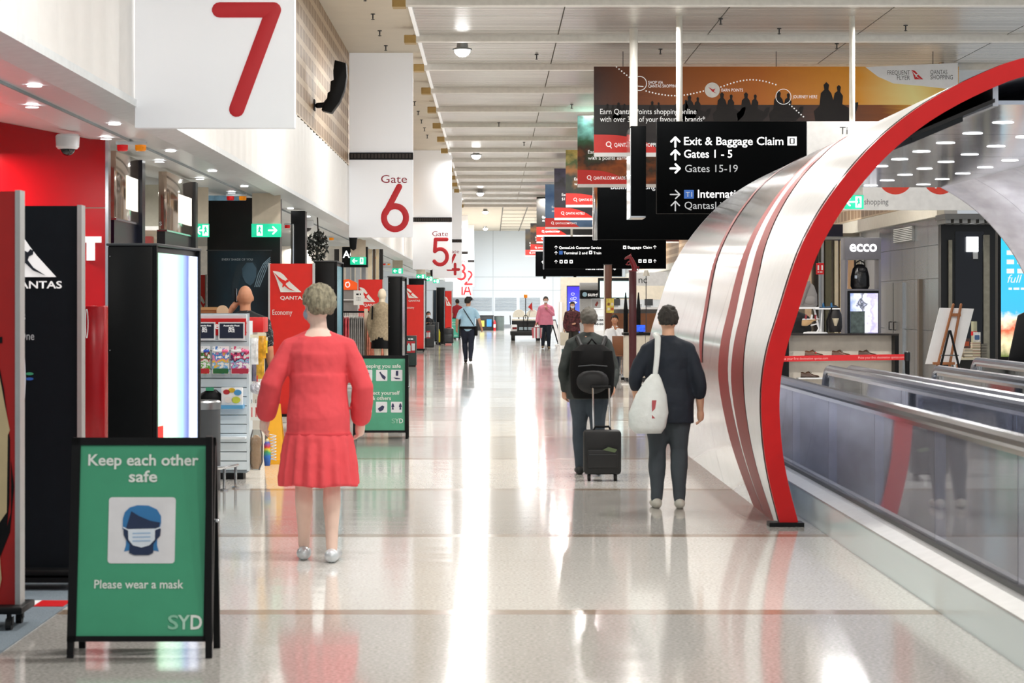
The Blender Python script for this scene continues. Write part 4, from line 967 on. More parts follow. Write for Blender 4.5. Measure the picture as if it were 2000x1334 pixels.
packs = [(383, 415, ['f2f2f2', '5fae3a', 'e8e4dc', 'b5202a', '3a7a2c', 'ffffff'], '2f55c0', 'toy pack with green farm print and blue marker on the kiosk'),
         (417, 452, ['f5f0ea', '78b8ea', 'f2c23a', 'e98ab0', '4a8ad0', 'ffffff'], 'f06a9a', 'toy pack with sky blue print and pink marker, middle of three'),
         (453, 491, ['ffffff', 'c06ab0', '9ad0ea', '402850', 'e04a7a', 'f0f0f0'], 'f06a9a', 'toy pack with purple print and pink marker, right of three')]
for i, (x0, x1, cols, mk, lab) in enumerate(packs):
    p = thing('toy_pack', lab, 'toy pack', (X(x0, d), d-.09, Z(730, d)), group='toy packs on the kiosk'); w = X(x1, d)-X(x0, d)-.012; h = Z(676, d)-Z(730, d)
    obj('card', B().prism(rrect(0, w, 0, h, .012), 'y', 0, .012), blobmat('pack%d' % i, cols, 17), p)
    obj('bag_front', B().prism(rrect(.006, w-.006, .004, .2*h, .006), 'y', -.004, 0), mat(['c02a30', '2a6a3a', 'b83048'][i], .4), p)
    obj('marker', B().tube([(.02, -.012, h*.83), (w-.02, -.012, h*.83)], .012, 8), WHITE, p, smooth=True)
    obj('marker_cap', B().tube([(w*.62, -.013, h*.83), (w-.018, -.013, h*.83)], .0125, 8), mat(mk, .4), p, smooth=True)
    obj('hook', B().tube([(w/2, .09, h-.01), (w/2, -.03, h-.01)], .004, 6), CHROME, p)
p = thing('game_box', 'white game box with coloured speech bubbles on the blue kiosk shelf', 'box', (X(436, d), d-.16, Z(790, d)))
w = X(477, d)-X(436, d); obj('box', B().box(0, w, 0, .05, 0, .16), WHITE, p, bevel=.003)
for u, v, r_, c in ((.25, .75, .03, 'b52a30'), (.5, .85, .03, 'd8b02a'), (.78, .72, .035, '4a9ad0'), (.35, .3, .035, 'e8e0dc'), (.7, .3, .04, 'c8d24a')): flat(disc(w*u, .16*v, r_, r_*.75), mat(c, .5), p, 'printed_bubble')
p = thing('soft_toy', 'black soft toy bag lying on the kiosk shelf', 'toy', (X(412, d), d-.1, Z(790, d)))
obj('body', B().loftz([(0, 0, 0, .10, .05), (.05, 0, 0, .12, .06), (.10, .01, 0, .10, .05), (.14, .02, 0, .04, .03)], 14), BLACK, p, smooth=True)
obj('green_tag', B().box(-.03, .04, -.05, -.02, .13, .16), GREEN, p)
# things hanging on the side of the kiosk
HANG = [(487, 505, 660, 712, 'ecebea', 'white sachet hanging at the kiosk corner'), (503, 520, 656, 700, 'e0a024', 'orange snack packet hanging high on the kiosk side'), (508, 523, 665, 690, 'e6c22c', 'yellow snack packet at the outer edge of the kiosk'),
        (500, 517, 700, 740, 'd9a62e', 'golden packet with green label, lower on the kiosk side'), (492, 502, 707, 745, '7f7a90', 'mauve pouch hanging low by the golden packet'), (487, 499, 727, 742, 'e8e8e4', 'small white card on the kiosk side')]
for i, (x0, x1, y0, y1, c, lab) in enumerate(HANG):
    dd = d+.08+.04*i
    p = thing('hanging_packet', lab, 'packet', (X(x0, dd), dd, Z(y1, dd)), group='packets on the kiosk side'); w = X(x1, dd)-X(x0, dd); h = Z(y0, dd)-Z(y1, dd)
    obj('pouch', B().rings([[(w*(.5+a_*sx_), -.02*th*bb_, z*h) for sx_, bb_ in ((-1, 0), (-.5, 1), (.5, 1), (1, 0), (.5, -1), (-.5, -1))] for z, a_, th in ((0, .5, .2), (.12, .47, .8), (.5, .45, 1.2), (.88, .47, .8), (1, .5, .2))]), mat(c, .25, var=.35, scale=24), p, smooth=True)
    obj('header_card', B().box(0, w, -.004, .004, h, h+.03), mat('f0e9d0', .5), p)
for i, x in enumerate((486, 494, 501)):
    p = thing('price_tag', ['leftmost', 'middle', 'rightmost'][i]+' of three white hanging tags on the kiosk side', 'tag', (X(x, d), d+.1, Z(822, d)), group='white hanging tags')
    obj('card', B().box(0, .035, 0, .006, 0, .16), PAPER, p); obj('red_print', B().box(.014, .022, -.002, 0, .03, .12), RED, p); obj('ring', B().tube([(.017, 0, .16), (.017, 0, .19)], .003, 5), DGREY, p)
p = thing('plush_toy', 'tan plush toy in a clear bag low on the kiosk side', 'toy', (X(497, d), d+.1, Z(917, d)))
obj('plush', B().loftz([(0, 0, 0, .03, .03), (.06, 0, 0, .055, .05), (.14, 0, 0, .05, .045), (.18, 0, 0, .04, .04), (.23, .005, 0, .05, .05), (.28, .005, 0, .045, .045), (.31, .005, 0, .015, .015)], 14), mat('d9b492', .9, bump=.5, scale=60), p, smooth=True)
obj('clear_bag', B().loftz([(-.01, 0, 0, .04, .04), (.06, 0, 0, .066, .06), (.2, 0, 0, .068, .06), (.30, .01, 0, .055, .05), (.36, .01, 0, .04, .02)], 12), mat_glass('bag_film', 'e8ecee', .35, .15), p, smooth=True)
p = thing('plush_toy', 'blue toy with rainbow spring in a clear bag, lowest on the kiosk', 'toy', (X(519, d), d+.15, Z(912, d)))
obj('toy_body', B().loftz([(0, 0, 0, .025, .025), (.08, 0, 0, .035, .035), (.2, 0, 0, .03, .03), (.25, 0, 0, .01, .01)], 12), mat_ramp('rainbow_toy', 'Z', [(0, '2a4a90'), (.35, '3a7ad0'), (.5, '50b060'), (.6, 'e8d040'), (.7, 'e04030'), (.85, '3060c0'), (1, 'f0e0a0')], .4, noise=.3, nscale=(20, 20, 20)), p, smooth=True)
obj('cord', B().tube([(0, 0, .24), (0, .02, .4), (-.06, .03, .45)], .004, 5), DGREY, p); obj('spring', B().tube([(.05+.03*math.cos(i*.9), .02+.03*math.sin(i*.9), .05+i*.004) for i in range(60)], .004, 5), mat('cfd8e2', .3), p, smooth=True)
p = thing('foil_bundle', 'crumpled silver foil bag hanging mid-height on the kiosk side', 'packet', (X(500, d), d+.12, Z(765, d)))
obj('foil', B().ball((0, 0, 0.03), (.07, .05, .06), 11, 7), mat('c9c6cc', .2, .6, var=.4, scale=40, bump=1), p, smooth=True)
obj('tie', B().tube([(0, 0, .08), (0, 0, .14)], .006, 5), RED, p)
# kiosk counter, box, disc, bin, rail, caution sign
d2 = 23.2
t = thing('kiosk_counter', 'red counter with white lower front behind the toy kiosk', 'counter', (X(440, d2), d2, 0))
w0, w1 = X(340, d2)-X(440, d2), X(514, d2)-X(440, d2)
obj('top', B().box(w0, w1, 0, .5, Z(649, d2), Z(620, d2)), mat('d6181b', .35), t, bevel=.006); obj('body', B().box(w0, w1-.03, .03, .48, 0, Z(649, d2)), mat('ddd8cc', .5), t)
p = thing('cardboard_box', 'open brown cardboard tray on the red counter', 'box', (X(405, d2+.2), d2+.2, Z(620, d2)))
obj('box', B().box(-.12, .12, -.1, .1, 0, .095), mat('a07f4f', .7), p, bevel=.003); obj('flap', B().box(-.13, .13, -.11, -.1, .07, .1), mat('b08f5e', .7), p)
p = thing('round_board', 'round beige board standing on the red counter', 'board', (X(434, d2), d2+.02, Z(620, d2)))
obj('board', B().prism(disc(0, .06, .058, n=26), 'y', 0, .012), mat('d8b896', .6), p); obj('foot', B().box(-.03, .03, 0, .05, 0, .01), mat('b0906e', .6), p)
p = thing('litter_bin', 'dark grey round bin with steel rim between totem and kiosk', 'bin', (X(428, 20.65)-.19, 20.75, 0))
obj('body', B().lathe([(.185, 0), (.19, .02), (.19, .70)], 28), mat('4a4e52', .4), p, smooth=True); obj('rim', B().lathe([(.193, .70), (.195, .76), (.18, .775), (.14, .77), (.14, .72)], 28), STEEL, p, smooth=True)
p = thing('guard_rail', 'low chrome guard rail at the foot of the kiosk', 'rail', (X(445, 20.8), 20.8, 0))
obj('top_bar', B().tube([(-.2, -.5, .20), (-.02, -.1, .2), (.06, .2, .2)], .016, 8), CHROME, p, smooth=True)
for u, v in ((-.02, -.1), (.05, .16), (-.16, -.41)):
    obj('post', B().tube([(u, v, 0), (u, v, .2)], .013, 8), CHROME, p, smooth=True); obj('foot', B().lathe([(.035, 0), (.035, .012), (.015, .02)], 12, u, v), CHROME, p)
dy = D(905)
p = thing('caution_sign', 'yellow folding caution sign half hidden by the woman in red', 'caution sign', (X(538, dy), dy, 0))
for sgn in (-1, 1): obj('leaf', B().add([(-.10, sgn*.14, 0), (.10, sgn*.14, 0), (.05, 0, .6), (-.05, 0, .6), (-.10, sgn*.155, 0), (.10, sgn*.155, 0), (.05, sgn*.015, .6), (-.05, sgn*.015, .6)], [(3,2,1,0),(4,5,6,7),(0,1,5,4),(1,2,6,5),(2,3,7,6),(3,0,4,7)]), mat('e8a81c', .4), p)
obj('foot_bar', B().box(-.13, .11, -.17, -.13, 0, .05), mat('e8a81c', .4), p)

# ================================================================ CLOTHES RACK, MANNEQUIN, WASTE STATIONS
d = 46.; S_ = F/d
t = thing('clothes_rack', 'black and cream clothes rack of coral and grey tops beside the mannequin', 'clothes rack', (X(715, d), d, 0))
zr = Z(609, d)
for a, b_ in ((669, 711), (717, 757)): obj('rail', B().tube([(X(a, d)-X(715, d), 0, zr), (X(b_, d)-X(715, d), 0, zr)], .018, 8), BLACK, t, smooth=True)
obj('post', B().box(-.035, .035, -.03, .03, .05, zr+.06), mat('e3d3ba', .5), t); obj('base', B().box(-.45, .45, -.25, .25, 0, .05), WHITE, t, bevel=.006)
obj('lower_shelf', B().tube([(-.4, 0, .5), (.4, 0, .5)], .02, 8), CHROME, t)
def garment_mesh(seed, hem):
    r_ = random.Random(seed); rs = []
    for z, w_, th in ((0, .05, .008), (-.05, .16, .014), (-.12, .19, .02), (-.3, .18, .024), (-.5, .2, .028), (hem, .22, .03)):
        rs.append([(th*math.cos(2*PI*i/14)*(1+.5*math.sin(i*2.3+seed+z*6)), w_*math.sin(2*PI*i/14), z+.02*math.sin(i*1.7+seed)*(z < -.4)) for i in range(14)])
    return B().rings(rs).mesh('top')
hang_me = B().tube([(0, -.16, -.03), (0, -.08, .0), (0, 0, .02), (0, .0, .07), (0.0, .02, .09)], .005, 5).mesh('hanger'); hang_me.materials.append(PAPER)
gm = {}
kinds = [('grey knit', '8d8a87', 684, 709, 11, 'grey ribbed top hanging left of the cream post'), ('coral', 'e8957c', 719, 752, 13, 'coral pleated top hanging right of the cream post'), ('pink', 'd9616a', 671, 682, 4, 'pink top at the left end of the clothes rack')]
for nm, c, a, b_, n, lab in kinds:
    ms = []
    for s in range(3):
        me = garment_mesh(s+len(nm), -.74-.08*s); me.materials.append(mat(c, .85, var=.18, scale=14, bump=.3)); ms.append(me)
    for i in range(n):
        px = a+(b_-a)*i/(n-1)
        g = thing('blouse', lab, 'clothing', (X(px, d), d, zr-.09), group=nm+' tops on the rack')
        o = obj('garment', ms[i % 3], None, g, smooth=True); o.rotation_euler = (0, 0, .12*math.sin(i*2.1)); obj('hanger', hang_me, None, g)
p = thing('price_card', 'white price card standing on top of the clothes rack', 'sign', (X(701, d), d-.03, zr+.07))
obj('card', B().box(-.10, .09, 0, .008, .06, .34), PAPER, p); obj('stem', B().tube([(0, .004, 0), (0, .004, .07)], .012, 6), PAPER, p)
print_line(BLACK, p, -.05, .04, .25, .03, y=-.002)
for i in range(2): print_line(GREYINK, p, -.045, .035, .19-.04*i, .012, y=-.002)

d = 62.; t = thing('waste_station', 'dark green waste station with a red poster of bottles, right of the black totem', 'bin', (X(789, d), d, 0))
w = X(813, d)-X(789, d); GRN = mat('1c3330', .4)
obj('body', B().box(0, w, 0, .4, .03, .80), GRN, t, bevel=.01); obj('foot', B().box(.02, w-.02, .02, .38, 0, .03), BLACK, t)
obj('poster', B().box(.05, w-.03, -.008, 0, .36, .66), mat('a8242a', .5), t); print_line(INKW, t, w*.35, w*.75, .70, .025)
flat([(.08, .40), (.17, .40), (.17, .54), (.145, .57), (.145, .60), (.105, .60), (.105, .57), (.08, .54)], mat('a8dcd8', .5), t, 'printed_bottle', y=-.009)
flat([(.20, .42), (.28, .42), (.285, .60), (.195, .60)], mat('cfd6da', .5), t, 'printed_cup', y=-.009)
d = 66; t = thing('clear_stand', 'small clear upright stand on the floor by the waste station', 'stand', (X(804, d), d, 0))
obj('pane', B().box(-.03, .06, -.005, .005, .02, .28), mat('cfd8dc', .2), t); obj('base', B().box(-.06, .08, -.06, .06, 0, .02), CHROME, t)
d = 90.; t = thing('waste_station', 'dark waste station with a red poster beside the farther Economy stand', 'bin', (X(828, d), d, 0))
w = X(848, d)-X(828, d); obj('body', B().box(0, w, 0, .4, .03, .83), mat('26292b', .4), t, bevel=.01); obj('foot', B().box(.02, w-.02, .02, .38, 0, .03), BLACK, t)
obj('poster', B().box(.04, w*.6, -.008, 0, .34, .62), mat('a8242a', .5), t)
for u in (.10, .2): flat(rrect(u-.035, u+.035, .38, .56, .02), mat('d2d6d8', .5), t, 'printed_cup', y=-.009)
d = 95.; t = thing('service_desk', 'low dark desk between the far waste station and the totem', 'desk', (X(838, d), d+.6, 0))
obj('desk_top', B().box(0, .36, 0, .6, .86, .9), DGREY, t); obj('side', B().box(.30, .36, 0, .6, 0, .86), DGREY, t); obj('side', B().box(0, .06, 0, .6, 0, .86), DGREY, t)
d = 100; t = thing('extinguisher', 'small yellow cylinder in front of the far black totem', 'cylinder', (X(857, 96), 96, 0))
obj('body', B().lathe([(.05, .1), (.06, .14), (.06, .5), (.03, .56), (.02, .62)], 14), mat('d8cf2a', .4), t, smooth=True); obj('foot', B().lathe([(.09, 0), (.09, .05), (.05, .1)], 14), BLACK, t)
def suitcase(lab, loc, w, h, dp, m, handle, rz=0, label_m=None, m2=None):
    t = thing('suitcase', lab, 'suitcase', loc, rz)
    b = B().box(-w/2, w/2, -dp/2, dp/2, .06, h); obj('shell', b, m, t, bevel=.03)
    for s in (-1, 1):
        for yy in (-dp/2+.04, dp/2-.04): obj('wheel', B().prism(disc(yy, .03, .03, n=12), 'x', s*(w/2-.05)-.012, s*(w/2-.05)+.012), RUBBER, t)
    obj('front_pocket', B().box(-w*.40, w*.40, -dp/2-.025, -dp/2+.02, .12, h*.62), m2 or m, t, bevel=.012)
    obj('zip', B().box(-w*.36, w*.36, -dp/2-.03, -dp/2-.02, h*.52, h*.535), DGREY, t)
    if handle:
        for s in (-1, 1): obj('handle_tube', B().tube([(s*w*.22, dp/2-.05, h), (s*w*.22, dp/2-.05+handle[1], h+handle[0])], .010, 8), CHROME, t, smooth=True)
        obj('grip', B().tube([(-w*.24, dp/2-.05+handle[1], h+handle[0]), (w*.24, dp/2-.05+handle[1], h+handle[0])], .016, 8), BLACK, t, smooth=True)
    obj('top_handle', B().tube([(-.08, 0, h-.005), (-.06, 0, h+.03), (.06, 0, h+.03), (.08, 0, h-.005)], .010, 8), BLACK, t, smooth=True)
    if label_m: flat([(.0, h*.62), (.11, h*.57), (.13, h*.63), (.05, h*.68)], label_m, t, 'luggage_tag', y=-dp/2-.03)
    return t
suitcase('black ribbed suitcase standing alone by the teal travel sign', (X(876, 96), 96, 0), .40, .66, .26, mat('23262a', .35, var=.2), None, m2=mat('3a3e42', .3))
d = 148.
t = thing('recycling_bin', 'black recycling bins with yellow and blue posters against the end wall', 'bin', (X(930, d), d, 0))
w = X(964, d)-X(930, d)
obj('body', B().box(0, w, 0, .6, 0, .90), mat('17191b', .4), t, bevel=.01); obj('yellow_poster', B().box(.22, .50, -.02, 0, .25, .62), mat('e0d85a', .5, emit=.1), t); obj('blue_poster', B().box(.65, .95, -.02, 0, .25, .70), mat('3a8ad8', .5, emit=.1), t)
obj('lid', B().box(-.02, w+.02, -.02, .62, .90, .94), BLACK, t)
t = thing('litter_bin', 'grey-green cylindrical bin against the end wall', 'bin', (X(975, d), d+.3, 0))
obj('body', B().lathe([(.30, 0), (.31, .03), (.31, .86)], 24), mat('53605f', .45), t, smooth=True); obj('rim', B().lathe([(.31, .86), (.32, .9), (.26, .92)], 24), DGREY, t, smooth=True)
t = thing('fire_extinguisher', 'red extinguisher label stand between the bins and the cylindrical bin', 'extinguisher', (X(966, d), d-.1, 0))
obj('body', B().lathe([(.07, 0), (.08, .02), (.08, .5), (.04, .58), (.03, .66)], 14), mat('c0202a', .4), t, smooth=True); obj('white_label', B().box(-.06, .06, -.085, -.075, .2, .4), WHITE, t)
# ================================================================ RIGHT OF CENTRE: KIOSKS BEFORE THE TUNNEL
d = 107.
t = thing('passenger_cart', 'white electric passenger cart with black seats frame, red flag and amber beacon', 'cart', (X(1027, d), d, 0))
c = lambda px: X(px, d)-X(1027, d)
zc = lambda py: Z(py, d)
CREAM = mat('f0ecdf', .5); CBLK = mat('121416', .4)
for s, nm in ((-1, 'wheel'), (1, 'wheel')):
    for yy in (.0, 2.0): obj(nm, B().prism(disc(yy, .19, .19, n=18), 'x', s*.48-.16*(s < 0), s*.48+.16*(s > 0)), RUBBER, t)
obj('chassis', B().box(-.68, .68, -.1, 2.3, .22, .40), CBLK, t, bevel=.02)
obj('bumper', B().box(-.70, .70, -.16, -.08, .30, .42), CBLK, t, bevel=.02)
for s in (-1, 1):
    obj('rear_fender', B().box(s*.66-(.28 if s > 0 else 0), s*.66+(.28 if s < 0 else 0), -.02, .6, .40, .72), WHITEG, t, bevel=.05)
    obj('tail_lamp', B().box(s*.50-.10, s*.50+.10, -.04, 0, .50, .60), mat('7a1418', .2), t, bevel=.02)
    obj('backrest', B().prism([(s*.30+.28*math.cos(a)*1.02, 1.03+.36*max(0, math.sin(a))**.8) for a in [PI*i/12 for i in range(13)]], 'y', .28, .42), CREAM, t, bevel=.03)
    obj('arm_frame', B().tube([(s*.68, .1, .72), (s*.70, .1, 1.1)], .02, 8), CBLK, t, smooth=True)
obj('rear_deck', B().box(-.62, .62, .02, .6, .40, .80), CBLK, t)
obj('seat_cushion', B().box(-.62, .62, -.02, .62, .88, .97), CREAM, t, bevel=.03)
obj('seat_frame', B().box(-.62, .62, -.04, .6, .80, .88), CBLK, t, bevel=.01)
obj('number_plate', B().box(-.30, .35, -.05, -.02, .47, .60), mat('9fb0b8', .4), t)
obj('hand_hoop', B().tube([(-.10, -.12, .45), (-.10, -.12, 1.05), (-.06, -.12, 1.12), (.04, -.12, 1.12), (.08, -.12, 1.05), (.08, -.12, .45)], .02, 8), CBLK, t, smooth=True)
obj('steering_column', B().tube([(-.3, 1.5, .5), (-.3, 1.2, 1.2)], .03, 8), CBLK, t)
m_ = obj('beacon_mast', B().tube([(c(1027), .5, .9), (c(1027), .5, zc(580))], .02, 8), CBLK, t, smooth=True)
obj('amber_beacon', B().lathe([(.07, zc(582)), (.08, zc(580)), (.08, zc(576)), (.05, zc(575))], 14, c(1027), .5), mat('d8801c', .2, emit=.3), t, smooth=True)
obj('flag_pole', B().tube([(.10, .2, .9), (.28, .2, zc(590))], .008, 6), CBLK, t)
obj('red_flag', B().prism([(.28, zc(590)), (.30, zc(607)), (.10, zc(600))], 'y', .195, .205), mat('d0201c', .6), t)
# pale wall return, stand posts, blue light box, sunglasses kiosk
d = 92.
t = thing('wall_return', 'cream end of a partition wall behind the masked person', 'partition', (X(1096, d), d, 0))
obj('panel', B().box(0, X(1330, d)-X(1096, d), 0.6, .9, 0, Z(541, d)), mat('e2dac9', .5), t); obj('edge_post', B().box(-.05, .05, .5, .95, 0, Z(590, d)), WHITE, t)
t = thing('queue_screen', 'white rounded floor screen right of the person in pink', 'screen stand', (X(1094, 94), 94, 0))
obj('panel', B().prism(rrect(-.08, .14, .05, Z(586, 94), .09), 'y', 0, .05), WHITEG, t); obj('base', B().box(-.2, .26, -.15, .2, 0, .05), WHITE, t)
t = thing('bollard', 'short white post with dark foot in front of the cream partition', 'post', (X(1101, 80), 80, 0))
obj('post', B().box(-.05, .12, -.05, .05, .12, 1.05), WHITE, t, bevel=.01); obj('foot', B().box(-.07, .14, -.07, .07, 0, .12), mat('4f6f72', .5), t)
d = 86.
t = thing('light_box', 'blue illuminated poster of outline drawings beside the sunglasses kiosk', 'light box', (X(1107, d), d, 0))
w = X(1133, d)-X(1107, d); zt = Z(558, d)
obj('cabinet', B().box(0, w, 0, .2, 0, zt), mat('2a2c40', .4), t); obj('poster', B().box(.02, w-.02, -.01, 0, .6, zt-.03), mat_ramp('blue_poster', 'Z', [(0, '4a6ae0'), (.5, '4a60e0'), (1, '3a28c8')], .3, emit=.8), t)
for u, v, r_ in ((.45, .25, .06), (.38, .42, .05), (.6, .40, .06), (.55, .55, .07)): strokes([arc(w*u, zt-v-.05, r_, r_*.7, 20, 340, 14)], .016, INKW, t, 'line_drawing', y=-.016)
print_line(INKW, t, .08, .40, zt-.62, .03, y=-.012)
d = 80.
t = thing('sunglasses_kiosk', 'sunglasses kiosk with black sign band and white lit display shelves', 'kiosk', (X(1133, d), d, 0))
w = X(1192, d)-X(1133, d); zz = lambda py: Z(py, d)
SPK = mat('a9aaab', .5, var=.35, scale=60)
obj('canopy', B().box(0, w, 0, .6, zz(567), zz(552)), SPK, t, bevel=.01); obj('sign_band', B().box(0, w, -.03, .6, zz(583.5), zz(567)), BLACK, t)
lettering('sunglass hut', INKW, t, X(1148, d)-X(1133, d), zz(578.5), h=.125, y=-.036, bold=.02); flat(disc(X(1142, d)-X(1133, d), zz(575), .08), mat('9fc4d8', .4), t, 'round_logo', y=-.033)
obj('side_panel', B().box(0, X(1155, d)-X(1133, d), 0, .6, 0, zz(583.5)), SPK, t); obj('back', B().box(.3, w, .4, .6, 0, zz(583.5)), mat('f0f0ee', .4, emit=.5), t)
obj('portrait_panel', B().box(X(1156, d)-X(1133, d), X(1174, d)-X(1133, d), .3, .32, zz(602), zz(584)), WHITE, t); flat([(.50, zz(596)), (.58, zz(588)), (.62, zz(592)), (.56, zz(599))], mat('b5524a', .5), t, 'printed_portrait', y=.29)
for py in (604, 618, 626, 634): obj('shelf', B().box(.36, w, .05, .4, zz(py)-.02, zz(py)), WHITEG, t)
obj('counter', B().box(.3, w, -.05, .5, 0, zz(645)), WHITE, t, bevel=.01)
gi = 0
for py in (624.5, 632.5):
    for i in range(3):
        gi += 1; g = thing('sunglasses', ['upper', 'lower'][py > 630]+' row sunglasses on the white kiosk shelf, '+['left', 'middle', 'right'][i], 'sunglasses', (X(1161+i*9, d), d+.12, zz(py)-.08), group='sunglasses on display')
        for s in (-1, 1): obj('lens', B().prism(disc(s*.045, .06, .036, n=14), 'y', 0, .01), mat('3c3f44', .1), g)
        obj('bridge', B().tube([(-.02, 0, .07), (.02, 0, .07)], .007, 6), BLACK, g)
# brown post with yellow poster, television, seated man's corner
d = 60.
t = thing('timber_post', 'brown timber post with a pale edge in front of the sunglasses kiosk', 'post', (X(1180, d), d, 0))
obj('post', B().box(.02, X(1195, d)-X(1180, d), 0, .2, 0, Z(517, d)), mat('6b3a22', .4, var=.15, scale=6, stretch=(6, 6, .6)), t, bevel=.006); obj('edge_strip', B().box(0, .02, 0, .2, 0, Z(518, d)), PAPER, t); obj('cap', B().box(-.01, X(1195, d)-X(1180, d)+.01, -.01, .21, Z(517, d), Z(516, d)), DGREY, t)
p = thing('yellow_poster', 'yellow menu poster fixed to the timber post', 'poster', (X(1184, d), d-.02, Z(611, d)))
obj('sheet', B().box(0, X(1199, d)-X(1184, d), 0, .01, 0, Z(583, d)-Z(611, d)), mat('e8cf5c', .5, var=.3, scale=14), p); 
for i in range(4): flat(rrect(.03+.09*(i % 2), .09+.09*(i % 2), .06+.12*(i//2), .13+.12*(i//2), .01), mat(['f6ead0', 'c8622a', '8a5a2a', 'f0e6d0'][i], .5), p, 'printed_food')
d = 72.
t = thing('television', 'large bright television screen behind the dark red post', 'television', (X(1168, d), d, Z(583, d)))
w = X(1233, d)-X(1168, d); h = Z(543, d)-Z(583, d)
obj('cabinet', B().box(0, w, 0, .08, 0, h), BLACK, t, bevel=.01); obj('screen', B().box(.06, w-.03, -.006, 0, .03, h-.09), mat_ramp('tv', 'Z', [(0, 'c8eef0'), (.5, 'e6fbff'), (1, 'bfeef0')], .2, emit=1.0), t); obj('stand_pole', B().tube([(w*.6, .1, -Z(583, d)), (w*.6, .1, .1)], .05, 8), BLACK, t)
t = thing('work_shelf', 'white shelf with screens and cups behind the dark red post', 'shelf', (X(1195, 70), 70, 0))
obj('shelf', B().box(0, 1.6, 0, .5, Z(604, 70), Z(600, 70)), WHITEG, t); obj('back_board', B().box(-.1, 1.6, .5, .56, 0, Z(585, 70)), mat('cfd3d6', .4), t); obj('cabinet', B().box(0, 1.6, .1, .5, 0, Z(612, 70)), mat('7a4a2a', .4), t)
for i, px in enumerate((1204, 1246, 1252, 1268)):
    p = thing('cup' if i in (1, 2) else 'monitor', ['silver monitor left on the white shelf', 'left of two cups on the white shelf', 'right of two cups on the white shelf', 'dark monitor at the right end of the white shelf'][i], 'cup' if i in (1, 2) else 'monitor', (X(px, 70), 70.2, Z(600, 70)))
    if i in (1, 2): obj('cup', B().lathe([(.025, 0), (.035, .09), (.032, .09), (.022, .01)], 14), STEEL, p, smooth=True); obj('lid', B().lathe([(.037, .09), (.034, .1)], 14), WHITE, p)
    else: obj('screen', B().box(-.12, .12, 0, .03, .05, .24), DGREY, p, bevel=.004); obj('foot', B().box(-.06, .06, -.04, .06, 0, .05), STEEL, p)
d = 48.
t = thing('red_post', 'dark red square post on a pale plinth beside the tunnel', 'post', (X(1229, d), d, 0))
w = X(1243, d)-X(1229, d)
obj('post', B().box(0, w, 0, w, .16, Z(530, d)), mat('4a0f16', .3), t, bevel=.006); obj('plinth', B().box(-.01, w+.01, -.01, w+.01, 0, .16), mat('c9c2ba', .5), t, bevel=.006); obj('floor_plate', B().box(-.15, w+.25, -.2, w+.2, 0, .012), mat('dcd8d2', .4), t)
p = thing('horse_statue', 'dark red horse figure rearing on top of the red post', 'statue', (X(1236, d), d+.08, Z(530, d)))
HM = mat('7a1420', .25)
b = B(); b.tube([(.03, 0, .0), (.04, 0, .08), (.0, 0, .18), (-.03, 0, .26), (-.07, 0, .29)], [.05, .06, .055, .04, .02], 10); b.tube([(-.05, 0, .30), (-.12, 0, .27), (-.15, 0, .25)], [.035, .03, .018], 8)
b.tube([(.0, 0, .20), (-.09, 0, .19), (-.12, .0, .14)], [.022, .015, .012], 6); b.tube([(.0, .03, .16), (-.08, .03, .13), (-.13, .03, .14)], [.022, .015, .012], 6); b.tube([(.06, 0, .05), (.12, 0, .1), (.12, 0, -.02)], [.02, .015, .006], 6); b.tube([(-.04, 0, .32), (-.03, 0, .37)], [.014, .003], 5)
o = obj('body', b, HM, p); rm = o.modifiers.new('r', 'REMESH'); rm.mode = 'VOXEL'; rm.voxel_size = .008; rm.use_smooth_shade = True
obj('base', B().box(-.08, .1, -.06, .06, 0, .02), HM, p)
t = thing('cafe_counter', 'cream panelled counter with black top between the red post and the tunnel', 'counter', (X(1221, 50), 50, 0))
w = X(1300, 50)-X(1221, 50)
obj('top', B().box(-.03, w, -.05, .8, Z(655, 50), Z(650, 50)), BLACK, t, bevel=.006)
for i in range(4): obj('front_panel', B().box(i*w/4+.004, (i+1)*w/4-.004, 0, .75, .08, Z(655, 50)), mat('e2dac8', .5), t)
obj('kick', B().box(.02, w, .03, .7, 0, .08), DGREY, t)
p = thing('tablet', 'blue-lit tablet leaning on the cream counter', 'tablet', (X(1253, 50), 50.2, Z(650, 50)))
obj('screen', B().box(-.09, .09, 0, .015, .02, .16), mat('2a58d8', .2, emit=.8, var=.4, scale=20), p); obj('stand', B().box(-.05, .05, -.01, .08, 0, .02), BLACK, p)
for px, lab in ((1222, 'folded black parasol left of the dark red post'), (1247, 'folded black parasol right of the dark red post')):
    p = thing('folded_parasol', lab, 'parasol', (X(px, 51.2), 51.2, 0), group='folded black parasols')
    obj('canopy', B().lathe([(.02, .95), (.05, 1.0), (.045, 1.5), (.012, 1.85)], 12), BLACK, p, smooth=True); obj('pole', B().tube([(0, 0, .05), (0, 0, 1.85)], .012, 8), BLACK, p); obj('base', B().lathe([(.1, 0), (.1, .05), (.03, .07)], 18), BLACK, p)
t = thing('desk_lamp', 'white cone lampshade with looped arm above the red post', 'lamp', (X(1262, 66), 66, 0))
obj('shade', B().lathe([(.10, Z(539, 66)), (.05, Z(528, 66))], 16), mat('c9c4ba', .5), t, smooth=True); obj('pole', B().tube([(0, 0, .0), (0, 0, Z(539, 66))], .012, 6), DGREY, t); obj('foot', B().lathe([(.14, 0), (.14, .02), (.02, .03)], 14), DGREY, t)
t = thing('wall_letters', 'black thin lettering on the white partition beside the tunnel', 'lettering', (X(1240, 90), 90, Z(553, 90)))
lettering('nc', DGREY, t, .14, 0, h=.26); obj('plate', B().box(0, 1.2, 0.02, .06, -.1, .4), mat('e6e8ea', .5), t)

